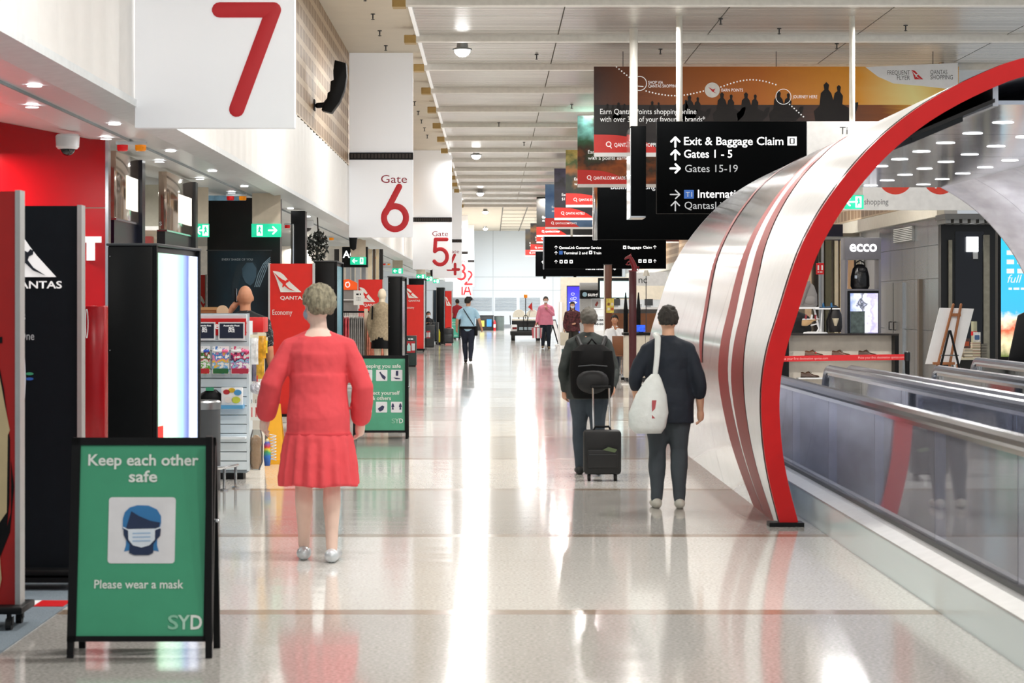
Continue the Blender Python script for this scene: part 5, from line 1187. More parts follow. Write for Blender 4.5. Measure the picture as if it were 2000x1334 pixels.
# ================================================================ SHOE STALL SEEN THROUGH THE TUNNEL
d = 38.; S_ = F/d
EX = lambda px: X(px, d)-X(1525, d)
t = thing('shoe_counter', 'cream shoe display counter with black ends seen through the tunnel', 'counter', (X(1525, d), d, 0))
CRM = mat('d9d0c2', .5)
obj('back_panel', B().box(EX(1541), EX(1748), .3, .36, .1, Z(655, d)), CRM, t); obj('top', B().box(EX(1500), EX(1756), 0, .6, Z(655, d), Z(651.5, d)), mat('1c1512', .3), t)
for a, b_ in ((1525, 1541), (1747.5, 1755.5)): obj('end_panel', B().box(EX(a), EX(b_), .0, .6, 0, Z(655, d)), BLACK, t)
obj('base', B().box(EX(1541), EX(1748), .05, .6, 0, .1), BLACK, t)
for a, b_, py in ((1541, 1748, 696), (1560, 1664, 738), (1541, 1748, 772)): obj('shelf', B().box(EX(a), EX(b_), .03, .32, Z(py, d)-.02, Z(py, d)), WHITE, t)
BRN = [mat('6a4028', .3, var=.15), mat('5f3a26', .3, var=.15), mat('4a3022', .3, var=.15), mat('4a2e1c', .3, var=.15), mat('2f2b29', .35, var=.1)]
def shoe(px, py, m, lab):
    w = .29
    t = thing('shoe', lab, 'shoe', (X(px, d), d+.12, Z(py, d)), group='leather shoes on the display counter')
    rs = []
    for x, hw, zt in ((0, .028, .085), (.02, .034, .092), (.07, .036, .078), (.10, .037, .098), (.125, .038, .100), (.16, .042, .066), (.21, .048, .047), (.26, .043, .040), (.285, .022, .030)):
        rs.append([(x, hw*math.cos(a), .018+(zt-.018)*max(0, math.sin(a))**.7 if math.sin(a) > 0 else .018) for a in [2*PI*i/14 for i in range(14)]])
    obj('upper', B().rings(rs), m, t, smooth=True, sharp=60)
    obj('sole', B().prism([(-.004, -.02), (.06, -.034), (.14, -.036), (.2, -.05), (.26, -.046), (.292, -.015), (.292, .015), (.26, .046), (.2, .05), (.14, .036), (.06, .034), (-.004, .02)], 'z', .004, .02), mat('2a1a10', .4), t)
    obj('heel', B().box(-.002, .07, -.03, .03, 0, .014), mat('1f130c', .4), t)
    for i in range(3): obj('lace', B().tube([(.125+i*.018, -.025, .095-i*.011), (.13+i*.018, 0, .104-i*.012), (.125+i*.018, .025, .095-i*.011)], .004, 5), mat('2a1a10', .6), t)
    return t
s = shoe(1574, 696, BRN[0], 'tan brown dress shoe with red badge, left end of the upper shoe shelf')
flat(disc(.165, .055, .012), RED, s, 'red_badge', y=-.05)
shoe(1627, 696, BRN[1], 'brown dress shoe in the middle of the upper shoe shelf'); shoe(1679, 696, BRN[2], 'dark brown dress shoe at the right of the upper shoe shelf')
shoe(1566, 738, BRN[3], 'dark brown dress shoe on the lower shelf, left'); shoe(1640, 738, BRN[4], 'black shoe on the lower shelf behind the walkway glass'); shoe(1650, 772, BRN[4], 'black shoe on the lowest shelf behind the walkway glass')
# stall tower
t = thing('shoe_tower', 'grey stall tower with white lettering above a bag niche and video screen', 'display tower', (X(1650, 38.5), 38.5, 0)); d = 38.5
TX = lambda px: X(px, d)-X(1650, d)
TG = mat('6c6b72', .4, .2)
obj('sign_panel', B().box(0, TX(1721), .0, .45, Z(507, d), Z(464, d)), TG, t, bevel=.006)
for a, b_ in ((1650, 1655), (1716.5, 1721)): obj('upright', B().box(TX(a), TX(b_), 0, .45, Z(652, d), Z(507, d)), TG, t)
obj('shelf', B().box(TX(1655), TX(1717), 0, .45, Z(568, d), Z(564.5, d)), TG, t); obj('base', B().box(0, TX(1721), 0.0, .45, 0, Z(652, d)), TG, t)
lettering('ecco', mat('ffffff', .4, emit=2.5, var=0), t, TX(1686), Z(491, d), h=.17, w=TX(1713)-TX(1660), align='c', bold=.018, y=-.008)
obj('screen_case', B().box(TX(1656), TX(1717), .02, .12, Z(651, d), Z(568, d)), BLACKG, t)
obj('screen', B().box(TX(1661), TX(1715), .012, .02, Z(650, d), Z(573, d)), mat_ramp('shoe_screen', 'X', [(0, '8ea0d0'), (.3, 'd8dcf6'), (.42, '3a4050'), (.55, 'eef0ff'), (.75, 'b6b0f0'), (1, 'dcd8ff')], .2, emit=.7, noise=.9, nscale=(9, 9, 9)), t)
obj('screen_print', B().box(TX(1661), TX(1689), .006, .012, Z(650, d), Z(608, d)), mat('4d5a58', .3, emit=.1, var=.4, scale=14), t)
p = thing('handbag', 'black leather bag standing in the stall tower niche', 'bag', (X(1683, d), d+.18, Z(564.5, d)))
obj('body', B().loftz([(0, 0, 0, .13, .08), (.05, 0, 0, .155, .09), (.2, 0, 0, .15, .09), (.33, 0, 0, .12, .07), (.38, 0, 0, .07, .05), (.40, 0, 0, .04, .03)], 20), mat('0d0d0f', .22, bump=.1), p, smooth=True)
obj('handle', B().tube([(-.08, 0, .34), (-.07, 0, .42), (0, 0, .46), (.07, 0, .42), (.08, 0, .34)], .012, 8), mat('141416', .3), p, smooth=True); obj('clasp', B().box(-.10, -.06, -.10, -.085, .17, .22), CHROME, p); obj('flap', B().ball((.03, -.03, .31), (.09, .07, .06)), mat('1d1d20', .15), p, smooth=True)
# goods on the counter
d = 38.25; zt = Z(651.5, 38)
p = thing('backpack', 'grey backpack on a white display stand at the shoe stall', 'backpack', (X(1580, d), d+.15, zt))
obj('bag', B().loftz([(.42, 0, 0, .13, .08), (.45, 0, 0, .155, .10), (.62, 0, 0, .15, .10), (.76, -.01, 0, .11, .08), (.83, -.02, 0, .03, .03)], 18), mat('8a8684', .7, bump=.2), p, smooth=True)
obj('strap', B().tube([(-.1, -.10, .47), (-.06, -.12, .62), (0, -.10, .76), (.02, -.06, .82)], .02, 8), mat('7a7674', .7), p, smooth=True); obj('pocket', B().ball((.02, -.085, .53), (.10, .04, .08)), mat('908c8a', .7), p, smooth=True)
obj('stand_shelf', B().box(-.15, .17, -.1, .1, .39, .42), WHITE, p); obj('stand_leg', B().tube([(.10, 0, .4), (.2, 0, .0)], .016, 8), WHITE, p, smooth=True); obj('stand_foot', B().box(.02, .3, -.12, .12, 0, .02), WHITE, p)
p = thing('sandal_stand', 'red and white sandal on a tan shoe last at the shoe stall', 'sandal', (X(1580, d), d-.05, zt))
obj('last', B().prism([(-.12, .12), (-.115, .21), (.0, .22), (.12, .225), (.13, .215), (.05, .19), (.0, .14), (-.04, .12)], 'y', -.05, .05), mat('c8a274', .5), p, bevel=.01)
obj('sole', B().prism([(-.11, .215), (-.1, .235), (.02, .235), (.15, .235), (.16, .225), (0, .22)], 'y', -.045, .045), WHITE, p); 
for x, c_ in ((-.06, '8a1f2c'), (.03, 'eeeeee'), (.09, '8a1f2c')): obj('strap', B().tube([(x, -.045, .235), (x+.01, -.03, .29), (x+.01, .03, .29), (x, .045, .235)], .012, 8), mat(c_, .5), p, smooth=True)
obj('stand_arm', B().tube([(0.03, 0, .13), (.12, 0, .15), (.15, 0, .08), (.12, 0, .02)], .012, 8), WHITE, p, smooth=True); obj('stand_foot', B().loftz([(0, .08, 0, .18, .08), (.02, .08, 0, .17, .07), (.03, .08, 0, .1, .05)], 18), WHITE, p, smooth=True)
p = thing('sandal', 'blue sandal on a slanted white shelf beside the stall tower', 'sandal', (X(1617, d), d+.1, zt+.40))
obj('sole', B().prism([(-.12, 0), (-.12, .02), (.14, .035), (.16, .02)], 'y', -.045, .045), mat('34506e', .5), p)
for x in (-.06, .07): obj('strap', B().tube([(x, -.045, .02), (x, 0, .075), (x, .045, .02)], .014, 8), mat('2a6a9a', .5), p, smooth=True)
obj('shelf', B().box(-.2, .2, -.08, .1, -.02, 0), WHITE, p); obj('stand_leg', B().tube([(-.1, .0, -.40), (-.08, 0, -.01)], .012, 8), WHITE, p)
p = thing('backpack', 'black backpack hanging left of the stall tower', 'backpack', (X(1632, d), d+.1, zt))
obj('bag', B().loftz([(.02, 0, 0, .10, .08), (.1, 0, 0, .12, .09), (.3, 0, 0, .11, .08), (.42, 0, 0, .06, .05), (.45, 0, 0, .02, .02)], 16), mat('1a1617', .5), p, smooth=True)
obj('strap', B().tube([(-.06, -.07, .4), (-.14, -.1, .2), (-.13, -.06, .02)], .014, 8), BLACK, p, smooth=True); obj('cork_heel', B().lathe([(.02, .12), (.05, .22), (.055, .24)], 12, 0, -.1), mat('d8cbb0', .6), p)
# belt barrier
d = 35.5
for px, lab in ((1772, 'black belt barrier post right of the shoe counter'), (1440, 'black belt barrier post hidden beside the tunnel wall')):
    p = thing('barrier_post', lab, 'barrier post', (X(px, d), d, 0), group='belt barrier posts')
    obj('post', B().lathe([(.035, .02), (.035, .77)], 14), BLACK, p, smooth=True); obj('head', B().lathe([(.045, .77), (.045, .895), (.03, .905)], 14), mat('2a2c2e', .3, .5), p, smooth=True); obj('base', B().lathe([(.16, 0), (.16, .02), (.04, .04)], 20), BLACK, p, smooth=True)
p = thing('barrier_belt', 'red barrier belt with white lettering in front of the shoe counter', 'belt', (X(1440, d), d-.0, 0))
w = X(1768, d)-X(1440, d)
obj('webbing', B().add([(.05, -.002, .75), (w, -.002, .785), (w, -.002, .87), (.05, -.002, .835), (.05, .002, .75), (w, .002, .785), (w, .002, .87), (.05, .002, .835)], [(3,2,1,0),(4,5,6,7),(0,1,5,4),(1,2,6,5),(2,3,7,6),(3,0,4,7)]), mat('c8141c', .5), p)
for px, x1 in ((1523, 1617), (1676, 1766)):
    o = lettering('Make your first destination qantas.com', mat('f0a8a4', .5), p, 0, 0, h=.034, w=X(x1, d)-X(px, d), y=-.006)
    o.location = (X(px, d)-X(1440, d), 0, .776+(X(px, d)-X(1440, d))*.014); o.rotation_euler = (0, -.014, 0)
# shop fronts behind the stall
d = 60.
t = thing('storefront', 'shop front of steel posts, mirrors and a blue lit strip behind the shoe stall', 'shop front', (X(1520, d), d, 0))
EX = lambda px: X(px, d)-X(1520, d)
obj('back_wall', B().box(EX(1500), EX(1686), .6, .8, 0, 3.4), mat('9a9386', .3, .2, var=.1), t)
for a, b_, c_, r_ in ((1592, 1598, '2c2624', .3), (1604, 1609, 'b9bcc0', .2), (1612, 1624, '6d6a55', .3), (1630, 1637, 'e8dcc0', .4), (1641, 1645, 'f6e6c4', .4), (1575, 1585, 'e8c8a8', .4), (1656, 1668, 'd8b088', .4), (1672, 1680, 'a9a08c', .4)):
    obj('upright', B().box(EX(a), EX(b_), 0, .3, 0, Z(470, d)), mat(c_, r_, .3), t)
obj('blue_strip', B().box(EX(1645.5), EX(1652), -.02, .2, 0, Z(462, d)), mat_ramp('blue_strip', 'Z', [(0, 'dfe6ff'), (.6, 'eef2ff'), (.8, '6a90f0'), (1, '4a70e8')], .3, emit=.7), t)
obj('lintel', B().box(EX(1590), EX(1686), -.05, .4, Z(468, d), Z(462, d)), STEEL, t)
obj('navy_panel', B().box(EX(1596), EX(1645), -.1, .0, Z(462, d), 3.6), mat('0a1030', .25), t)
p = thing('fire_sign', 'small red fire equipment sign on a steel post behind the tunnel rim', 'sign', (X(1594, 50), 50, Z(536, 50)))
obj('plate', B().box(0, .165, 0, .012, 0, .235), RED, p)
for u in (.03, .11): obj('icon', B().box(u, u+.03, -.004, 0, .09, .19), WHITE, p)
print_line(WHITE, p, .03, .14, .04, .02); obj('post', B().box(.06, .10, .012, .05, -Z(536, 50), .25), STEEL, p)
# black shop at the right with canopy, screen, posts
d = 47.
t = thing('storefront', 'black shop front with metal canopy and small white lit screen at the right', 'shop front', (X(1838, d), d, 0))
EX = lambda px: X(px, d)-X(1838, d)
obj('wall_panel', B().box(EX(1838), EX(2080), 0, .3, 0, 3.3), mat('07080a', .3), t)
obj('inner_panel', B().box(EX(1865), EX(1921), -.03, 0, .3, Z(452, d)), mat('0c0f18', .15), t)
for i in range(11): obj('canopy_rib', B().box(EX(1830)+i*.16, EX(1830)+i*.16+.10, -.9, 0, 3.16, 3.24), mat('8d8d8b', .35, .6), t)
obj('canopy', B().box(EX(1828), EX(2060), -.95, .05, 3.24, 3.34), mat('6e6e6c', .35, .5), t)
for a, b_, y0 in ((1851.5, 1858, 469), (1919.5, 1931, 459)): obj('post', B().box(EX(a), EX(b_), -.1, -.03, 0, Z(y0, d)), mat('8f8b7c', .35, .4, var=.15), t)
obj('screen', B().box(EX(1886), EX(1908.5), -.12, -.06, Z(492, d), Z(463, d)), mat('f8fbff', .3, emit=3), t); obj('screen_bracket', B().box(EX(1899), EX(1908), -.1, -.04, Z(506, d), Z(492, d)), ALU, t)
d = 39.
t = thing('light_box', 'turquoise illuminated food poster at the right edge', 'light box', (X(1955, d), d, 0)); w = 1.0
obj('cabinet', B().box(-.05, w, .0, .2, 0, Z(448, d)), BLACK, t)
obj('poster', B().box(0, w-.05, -.01, 0, Z(697, d), Z(452, d)), mat_ramp('turquoise_poster', 'Z', [(0, '5a6a30'), (.10, 'e8d8b0'), (.22, 'c85a3a'), (.30, 'f0e6c8'), (.36, '3aa8d0'), (1, '28b4d4')], .3, emit=.75, noise=.16, nscale=(7, 7, 7)), t)
for i in range(4): print_line(INKW, t, .09, .42, Z(480+i*18, d), .075, y=-.012)
lettering('full', INKW, t, .10, Z(552, d), h=.13, y=-.015, shear=.3); print_line(INKW, t, .12, .40, Z(566, d), .035, y=-.012)
p = thing('chair', 'tall black chair back at the right edge before the turquoise poster', 'chair', (X(2002, 34), 34, 0))
obj('backrest', B().prism([(-.20, .75), (-.05, 1.45), (.1, 1.52), (.3, 1.5), (.3, .75)], 'y', .2, .27), BLACK, p, bevel=.02); obj('seat', B().box(-.22, .3, -.25, .25, .66, .75), BLACK, p, bevel=.02)
for x in (-.19, .27):
    for y in (-.22, .22): obj('leg', B().tube([(x, y, 0), (x, y, .66)], .02, 8), BLACK, p)
# easels, table and books
d = 40.
p = thing('easel', 'wooden easel holding a blank white board, right of the shoe stall', 'easel', (X(1855, d), d, 0)); WD = mat('9a5f34', .5, var=.12, scale=5, stretch=(5, 5, .6))
Q = lambda px, py: (X(px, d)-X(1855, d), Z(py, d))
for a, b_ in (((1862, 595), (1822, 760)), ((1877, 595), (1850, 760))): obj('leg', B().tube([(Q(*a)[0], 0, Q(*a)[1]), (Q(*b_)[0]-.1, -.15, 0)], .022, 8), WD, p)
obj('rear_leg', B().tube([(Q(1866, 615)[0], .05, Q(1866, 615)[1]), (Q(1885, 700)[0], .5, 0)], .02, 8), WD, p); obj('ledge', B().box(Q(1820, 0)[0], Q(1862, 0)[0], -.14, -.06, Z(712, d), Z(707, d)), WD, p); obj('cross_bar', B().box(Q(1856, 0)[0], Q(1876, 0)[0], -.03, .02, Z(618, d), Z(612, d)), WD, p)
p2 = thing('canvas_board', 'blank white board resting on the wooden easel', 'board', (X(1855, d), d-.0, 0))
obj('board', B().add([(X(u, d)-X(1855, d), yy, Z(v, d)) for yy in (.03, .05) for u, v in ((1808, 711), (1875, 711), (1903, 603), (1836, 601))], [(3,2,1,0),(4,5,6,7),(0,1,5,4),(1,2,6,5),(2,3,7,6),(3,0,4,7)]), WHITE, p2)
p = thing('folding_frame', 'black metal A-frame stand in front of the wooden easel', 'stand', (X(1855, 37), 37, 0)); d = 37.
for s, px in ((-1, 1826), (1, 1884)): obj('leg', B().tube([((X(px, d)-X(1855, d))*1.3, 0, 0), (s*.01, 0, Z(647, d))], .018, 8), BLACK, p, smooth=True)
obj('cross_bar', B().tube([(-.13, 0, .82), (.13, 0, .82)], .01, 6), CHROME, p)
d = 41.
t = thing('book_table', 'small table with black skirt stacked with books, right of the easel', 'table', (X(1860, d), d, 0)); w = X(1925, d)-X(1860, d); zt = Z(699, d)
obj('top', B().box(0, w, -.2, .4, zt-.03, zt), mat('d8d2bc', .5), t, bevel=.004); obj('skirt', B().box(.06, w, -.15, .35, .0, zt-.03), mat('0f1010', .6), t); obj('leg', B().box(0, .05, -.18, -.13, 0, zt-.03), WHITE, t)
BC = ['e6dcc6', 'd8ccb2', 'efe8d8', 'cfc4aa', 'e2d6bc']
for s, (px, n, wd_) in enumerate(((1862, 4, 14), (1880, 6, 17), (1896, 10, 16), (1913, 9, 12))):
    for i in range(n):
        b_ = thing('book', 'cream paged paperback in stack %s on the book table' % ['one, farthest left', 'two, left of the open cover', 'three, the tallest', 'four, beside the steel post'][s] if s < 3 else 'dark covered paperback in the stack beside the steel post', 'book', (X(px, d), d-.15+.008*math.sin(i*3+s), zt+i*.027), group='stacked books on the table')
        w_ = X(px+wd_, d)-X(px, d)
        obj('pages', B().box(.003, w_-.003, .002, .18, .003, .022), mat(BC[(i+s) % 5] if s < 3 else '8d897e', .7), b_)
        obj('cover', B().box(0, w_, 0, .185, .022, .026), mat(['b8a888', '3a3c40', '9a2a2a', 'e8e4da'][(i*2+s) % 4] if s < 3 else '17181a', .5), b_)
for px, n, dz, c_, lab, tilt in ((1879, 6, .115, '5a4440', 'book with dark illustrated cover propped on the second stack', .3), (1899, 10, .0, '4a6a9a', 'white book with blue cover picture propped on the tallest stack', .1)):
    z_ = zt+n*.027
    b_ = thing('book', lab, 'book', (X(px, d), d-.1, z_)); obj('cover', B().box(0, .12, 0, .02, 0, .17), mat('e6e6e2' if c_[0] == '4' else c_, .5, var=.3, scale=20), b_); flat(rrect(.02, .10, .04, .12, .01), mat(c_ if c_[0] == '4' else 'c05a3a', .5), b_, 'cover_picture')
b_ = thing('magazine', 'rolled pale green magazines standing behind the book stacks', 'magazine', (X(1906, d), d+.15, zt)); obj('roll', B().lathe([(.05, 0), (.05, .62), (.03, .62)], 12), mat('b9b89a', .6), b_, smooth=True); obj('band', B().lathe([(.053, .38), (.053, .45)], 12), RED, b_)
# ================================================================ PEOPLE
SKIN = mat('d9a98c', .55, var=.05, scale=20); SKIN2 = mat('b98262', .55, var=.05, scale=20); SKIN3 = mat('c6957a', .55, var=.05)
def remesh(o, v, fold=0, fs=.12, sm=3):
    m = o.modifiers.new('remesh', 'REMESH'); m.mode = 'VOXEL'; m.voxel_size = v; m.use_smooth_shade = True
    s = o.modifiers.new('smooth', 'SMOOTH'); s.factor = .5; s.iterations = sm
    if fold:
        tx = bpy.data.textures.get('folds%g' % fs) or bpy.data.textures.new('folds%g' % fs, 'CLOUDS'); tx.noise_scale = fs
        dm = o.modifiers.new('folds', 'DISPLACE'); dm.texture = tx; dm.strength = fold; dm.mid_level = .5; dm.texture_coords = 'LOCAL'
TORSO = [(.84, .13, .10, 0), (.92, .168, .12, -.012), (1.0, .16, .112, -.005), (1.1, .14, .10, 0), (1.22, .152, .108, 0), (1.33, .168, .112, 0), (1.40, .150, .095, -.005), (1.445, .105, .075, -.008), (1.49, .058, .056, -.008)]
def person(lab, loc, rz, h, skin=SKIN, hair=None, style='short', top=None, sleeve='long', hem=.86, tg=1.12, bottom=None, dress=None, shoes=None, mask=None,
           pose=None, bulk=1.0, vox=.009, cat='person', yaw=0, lean=0, oz=0, oy=0, face=True, name='person', folds=.02, bare_legs=False, sgrow=1.45):
    t = thing(name, lab, cat, loc, rz); k = h/1.75
    J = dict(shl=(-.172, -.005, 1.375), shr=(.172, -.005, 1.375), ell=(-.235, -.03, 1.12), elr=(.235, -.03, 1.12), wrl=(-.245, .05, .885), wrr=(.245, .05, .885),
             hpl=(-.085, 0, .90), hpr=(.085, 0, .90), knl=(-.095, .02, .50), knr=(.095, .02, .50), anl=(-.10, -.02, .09), anr=(.10, -.02, .09), ftl=None, ftr=None)
    if pose: J.update(pose)
    J = {a: (Vector(v) if v is not None else None) for a, v in J.items()}
    for s_ in 'lr':
        J['sh'+s_].x *= bulk
        for a in ('sh', 'el', 'wr'): J[a+s_] += Vector((0, lean*(J[a+s_].z-.9)+oy, oz))
    def fin(b): b.v = [(x*k, y*k, z*k) for x, y, z in b.v]; return b
    def torso(b, g=1.0, z0=.8, z1=2, extra=0):
        secs = [(z+oz, 0, cy+lean*(z-.9)+oy, rx*bulk*g+extra, ry*bulk*g+extra) for z, rx, ry, cy in TORSO if z0 <= z <= z1]
        return b.loftz(secs, 18)
    def arm(b, s_, g=1.0, upto='wr', frac=1.0, e=0):
        a, c, w = J['sh'+s_], J['el'+s_], J['wr'+s_]
        pts, rr = [a, a.lerp(c, .5), c], [.052*(1+(g-1)*.6)+e, .050*g+e, .043*g+e]
        b.tube([(0, -.01, 1.455+oz), tuple(Vector((0, a.y, 1.455+oz)).lerp(a, .6)), a], [.05+(.02 if g > 1 else 0)]*3, 10) if not lean else None
        if upto == 'wr': pts += [c.lerp(w, .4*frac), c.lerp(w, frac)]; rr += [.044*g+e, (.030+.012*(1-frac))*g+e]
        else: pts[-1] = a.lerp(c, frac); pts[1] = a.lerp(c, frac*.5)
        b.tube(pts, rr, 12)
    def leg(b, s_, g=1.0, e=0, frac=1.0):
        a, c, w = J['hp'+s_], J['kn'+s_], J['an'+s_]
        b.tube([a, a.lerp(c, .35), a.lerp(c, .75), c, c.lerp(w, .3), c.lerp(w, .7), c.lerp(w, frac)], [.092*g*bulk+e, .086*g*bulk+e, .065*g+e, .056*g+e, .058*g+e, .043*g+e, .037*g+e], 12)
    def rot(v, c=Vector((0, -.005, 1.5))):
        v = Vector(v)-c; ca, sa = math.cos(yaw), math.sin(yaw)
        return (v.x*ca-v.y*sa+c.x, v.x*sa+v.y*ca+c.y+lean*.62+oy, v.z+c.z+oz)
    def hd(b): b.v = [rot(p) for p in b.v]; return b
    body = B(); torso(body)
    hb = B(); hb.ball((0, .005, 1.645), (.074, .092, .107)); hb.ball((0, .032, 1.585), (.057, .066, .075)); hb.tube([(0, -.012, 1.45), (0, 0, 1.57)], [.058, .053], 12)
    hb.tube([(0, .088, 1.645), (0, .106, 1.605)], [.008, .014], 8)
    for s in (-1, 1): hb.ball((s*.076, .0, 1.625), (.010, .018, .030), 8, 6)
    hb.tube([(-.04, .082, 1.665), (0, .09, 1.668), (.04, .082, 1.665)], .010, 6)
    hd(hb); body.add(hb.v, hb.f)
    for s_, sg in (('l', -1), ('r', 1)):
        arm(body, s_); leg(body, s_)
        w, c = J['wr'+s_], J['el'+s_]; f = (w-c).normalized(); n = Vector((-sg, .15, 0)); n = (n-f*n.dot(f)).normalized(); l = f.cross(n)
        body.tube([w, w+f*.045, w+f*.085], [.026, .034, .031], 10)
        for i, ln in enumerate((.062, .072, .068, .054)):
            p0 = w+f*.075+l*(.027-.018*i); p1 = p0+f*(ln*.5)+n*.004; p2 = p1+f*(ln*.33)+n*.018; p3 = p2+f*.010+n*.018
            body.tube([p0, p1, p2, p3], [.0095, .009, .0085, .0075], 7)
        tb = w+f*.028+l*.026; body.tube([tb, tb+f*.03+l*.022+n*.008, tb+f*.055+l*.026+n*.018], [.012, .0105, .009], 7)
        a = J['an'+s_]; ft = J['ft'+s_] or (a+Vector((sg*.02, .17, -.055)))
        body.tube([a+Vector((0, -.035, -.045)), a+Vector((0, .04, -.05)), ft], [.036, .036, .024], 10)
    o = obj('body', fin(body), skin, t); remesh(o, vox*k, sm=2)
    if face:
        for s in (-1, 1):
            e = hd(B().ball((s*.031, .083, 1.648), .0125, 10, 8)); eo = obj('eye', fin(e), WHITE, t, smooth=True)
            obj('iris', fin(hd(B().ball((s*.031, .092, 1.648), .0065, 8, 6))), mat('2a1c14', .2), eo, smooth=True)
        obj('mouth', fin(hd(B().tube([(-.022, .088, 1.562), (0, .096, 1.561), (.022, .088, 1.562)], .006, 6))), mat('a05a50', .5), t, smooth=True)
    if hair is not None:
        hm = hair
        b = B().ball((0, -.006, 1.655), (.084, .101, .110), 22, 16) if style != 'big' else B().ball((0, -.014, 1.665), (.099, .112, .112), 22, 16)
        lo = {'short': 1.60, 'big': 1.58, 'long': 1.45, 'hood': 1.45}[style]
        keep = []
        for fc in b.f:
            c = sum((Vector(b.v[i]) for i in fc), Vector())/len(fc)
            if c.z < min(1.6, lo)-.0 or (c.y > .035 and c.z < 1.695) or (c.y > -.02 and c.z < 1.645): continue
            keep.append(fc)
        b.f = keep
        if style in ('long', 'hood'): b.loftz([(1.46, 0, -.05, .075, .05), (1.55, 0, -.05, .088, .055), (1.66, 0, -.03, .084, .07)], 16)
        o = obj('hair', fin(hd(b)), hm, t, smooth=True, sharp=180)
        sd = o.modifiers.new('thick', 'SOLIDIFY'); sd.thickness = .016*k; sd.offset = 0
        tx = bpy.data.textures.get('hairn') or bpy.data.textures.new('hairn', 'CLOUDS'); tx.noise_scale = .022
        ss = o.modifiers.new('sub', 'SUBSURF'); ss.levels = ss.render_levels = 1
        dm = o.modifiers.new('locks', 'DISPLACE'); dm.texture = tx; dm.strength = .03*k; dm.texture_coords = 'LOCAL'
    if mask is not None:
        mo = obj('face_mask', fin(hd(B().ball((0, .058, 1.585), (.060, .058, .050), 16, 10))), mask, t, smooth=True)
        for s in (-1, 1): obj('mask_loop', fin(hd(B().tube([(s*.05, .075, 1.60), (s*.078, .01, 1.63), (s*.078, -.012, 1.62)], .004, 6))), mask, mo)
    if top is not None:
        b = B(); torso(b, tg, z0=1.0 if hem > .95 else .83, z1=1.45)
        secs = [(hem+oz, 0, lean*(hem-.9)+oy, .192*bulk*tg, .128*bulk*tg), (.95+oz, 0, lean*.05+oy, .186*bulk*tg, .128*bulk*tg), (1.05+oz, 0, lean*.15+oy, .166*bulk*tg, .112*bulk*tg), (1.2+oz, 0, lean*.3+oy, .158*bulk*tg, .112*bulk*tg)]
        b.loftz(secs, 18)
        b.loftz([(1.41+oz, 0, lean*.5+oy-.008, .11, .085), (1.46+oz, 0, lean*.54+oy-.01, .080, .074), (1.505+oz, 0, lean*.58+oy-.008, .067, .066)], 18)
        for s_ in 'lr':
            if sleeve == 'long': arm(b, s_, sgrow*.92)
            elif sleeve == '3q': arm(b, s_, sgrow, frac=.45)
            else: arm(b, s_, sgrow, 'el', .75)
        o = obj('shirt', fin(b), top, t); remesh(o, .013*k, folds*k, .12, 7)
    if dress is not None:
        b = B(); torso(b, 1.12, z0=1.0, z1=1.45)
        b.loftz([(.80, 0, -.005, .190*bulk, .150*bulk), (.835, 0, -.008, .188*bulk, .148*bulk), (.93, 0, -.01, .188*bulk, .148*bulk), (1.08, 0, 0, .172*bulk, .13*bulk), (1.2, 0, 0, .172*bulk, .128*bulk)], 26)
        sk = []
        for z, rx, ry, am in ((.49, .235, .195, .07), (.60, .226, .186, .06), (.72, .214, .172, .045), (.80, .202, .160, .025), (.83, .19, .15, 0)):
            sk.append([((rx*bulk*(1+am*math.sin(17*u)))*math.cos(u), (ry*bulk*(1+am*math.sin(17*u)))*math.sin(u)-.005, z+.006*math.sin(5*u)*(z < .5)) for u in [2*PI*i/136 for i in range(136)]])
        b.rings(sk)
        for s_ in 'lr':
            a, c, w = J['sh'+s_], J['el'+s_], J['wr'+s_]
            b.tube([a, a.lerp(c, .5), c, c.lerp(w, .5), c.lerp(w, .88)], [.060, .068, .070, .074, .068], 14)
            b.tube([(0, -.01, 1.45), a*.6+Vector((0, -.004, 1.45))*.4, a], .058, 10)
        o = obj('dress', fin(b), dress, t); remesh(o, .009*k, folds*k, .07, 5)
    if bottom is not None:
        b = B(); torso(b, 1.09, z0=.8, z1=1.03)
        if oz: b.ball((0, oy, .93+oz), (.18*bulk, .15, .11))
        for s_ in 'lr': leg(b, s_, 1.16, .012)
        o = obj('trousers', fin(b), bottom, t); remesh(o, .013*k, folds*.8*k)
    if shoes is not None:
        for s_, sg in (('l', -1), ('r', 1)):
            a = J['an'+s_]; ft = J['ft'+s_] or (a+Vector((sg*.02, .17, -.055)))
            b = B(); b.tube([a+Vector((0, -.04, -.045)), a+Vector((0, .05, -.048)), ft+Vector((0, .012, 0))], [.046, .045, .034], 12); 
            b.v = [(x, y, max(z, a.z-.09)) for x, y, z in b.v]
            o = obj('shoe', fin(b), shoes, t, smooth=True, sharp=70)
    return t, k, J
def at_floor(px, py): d = D(py); return (X(px, d), d, 0)
CORAL = mat('d8484f', .8, var=.06, scale=5, bump=.15)
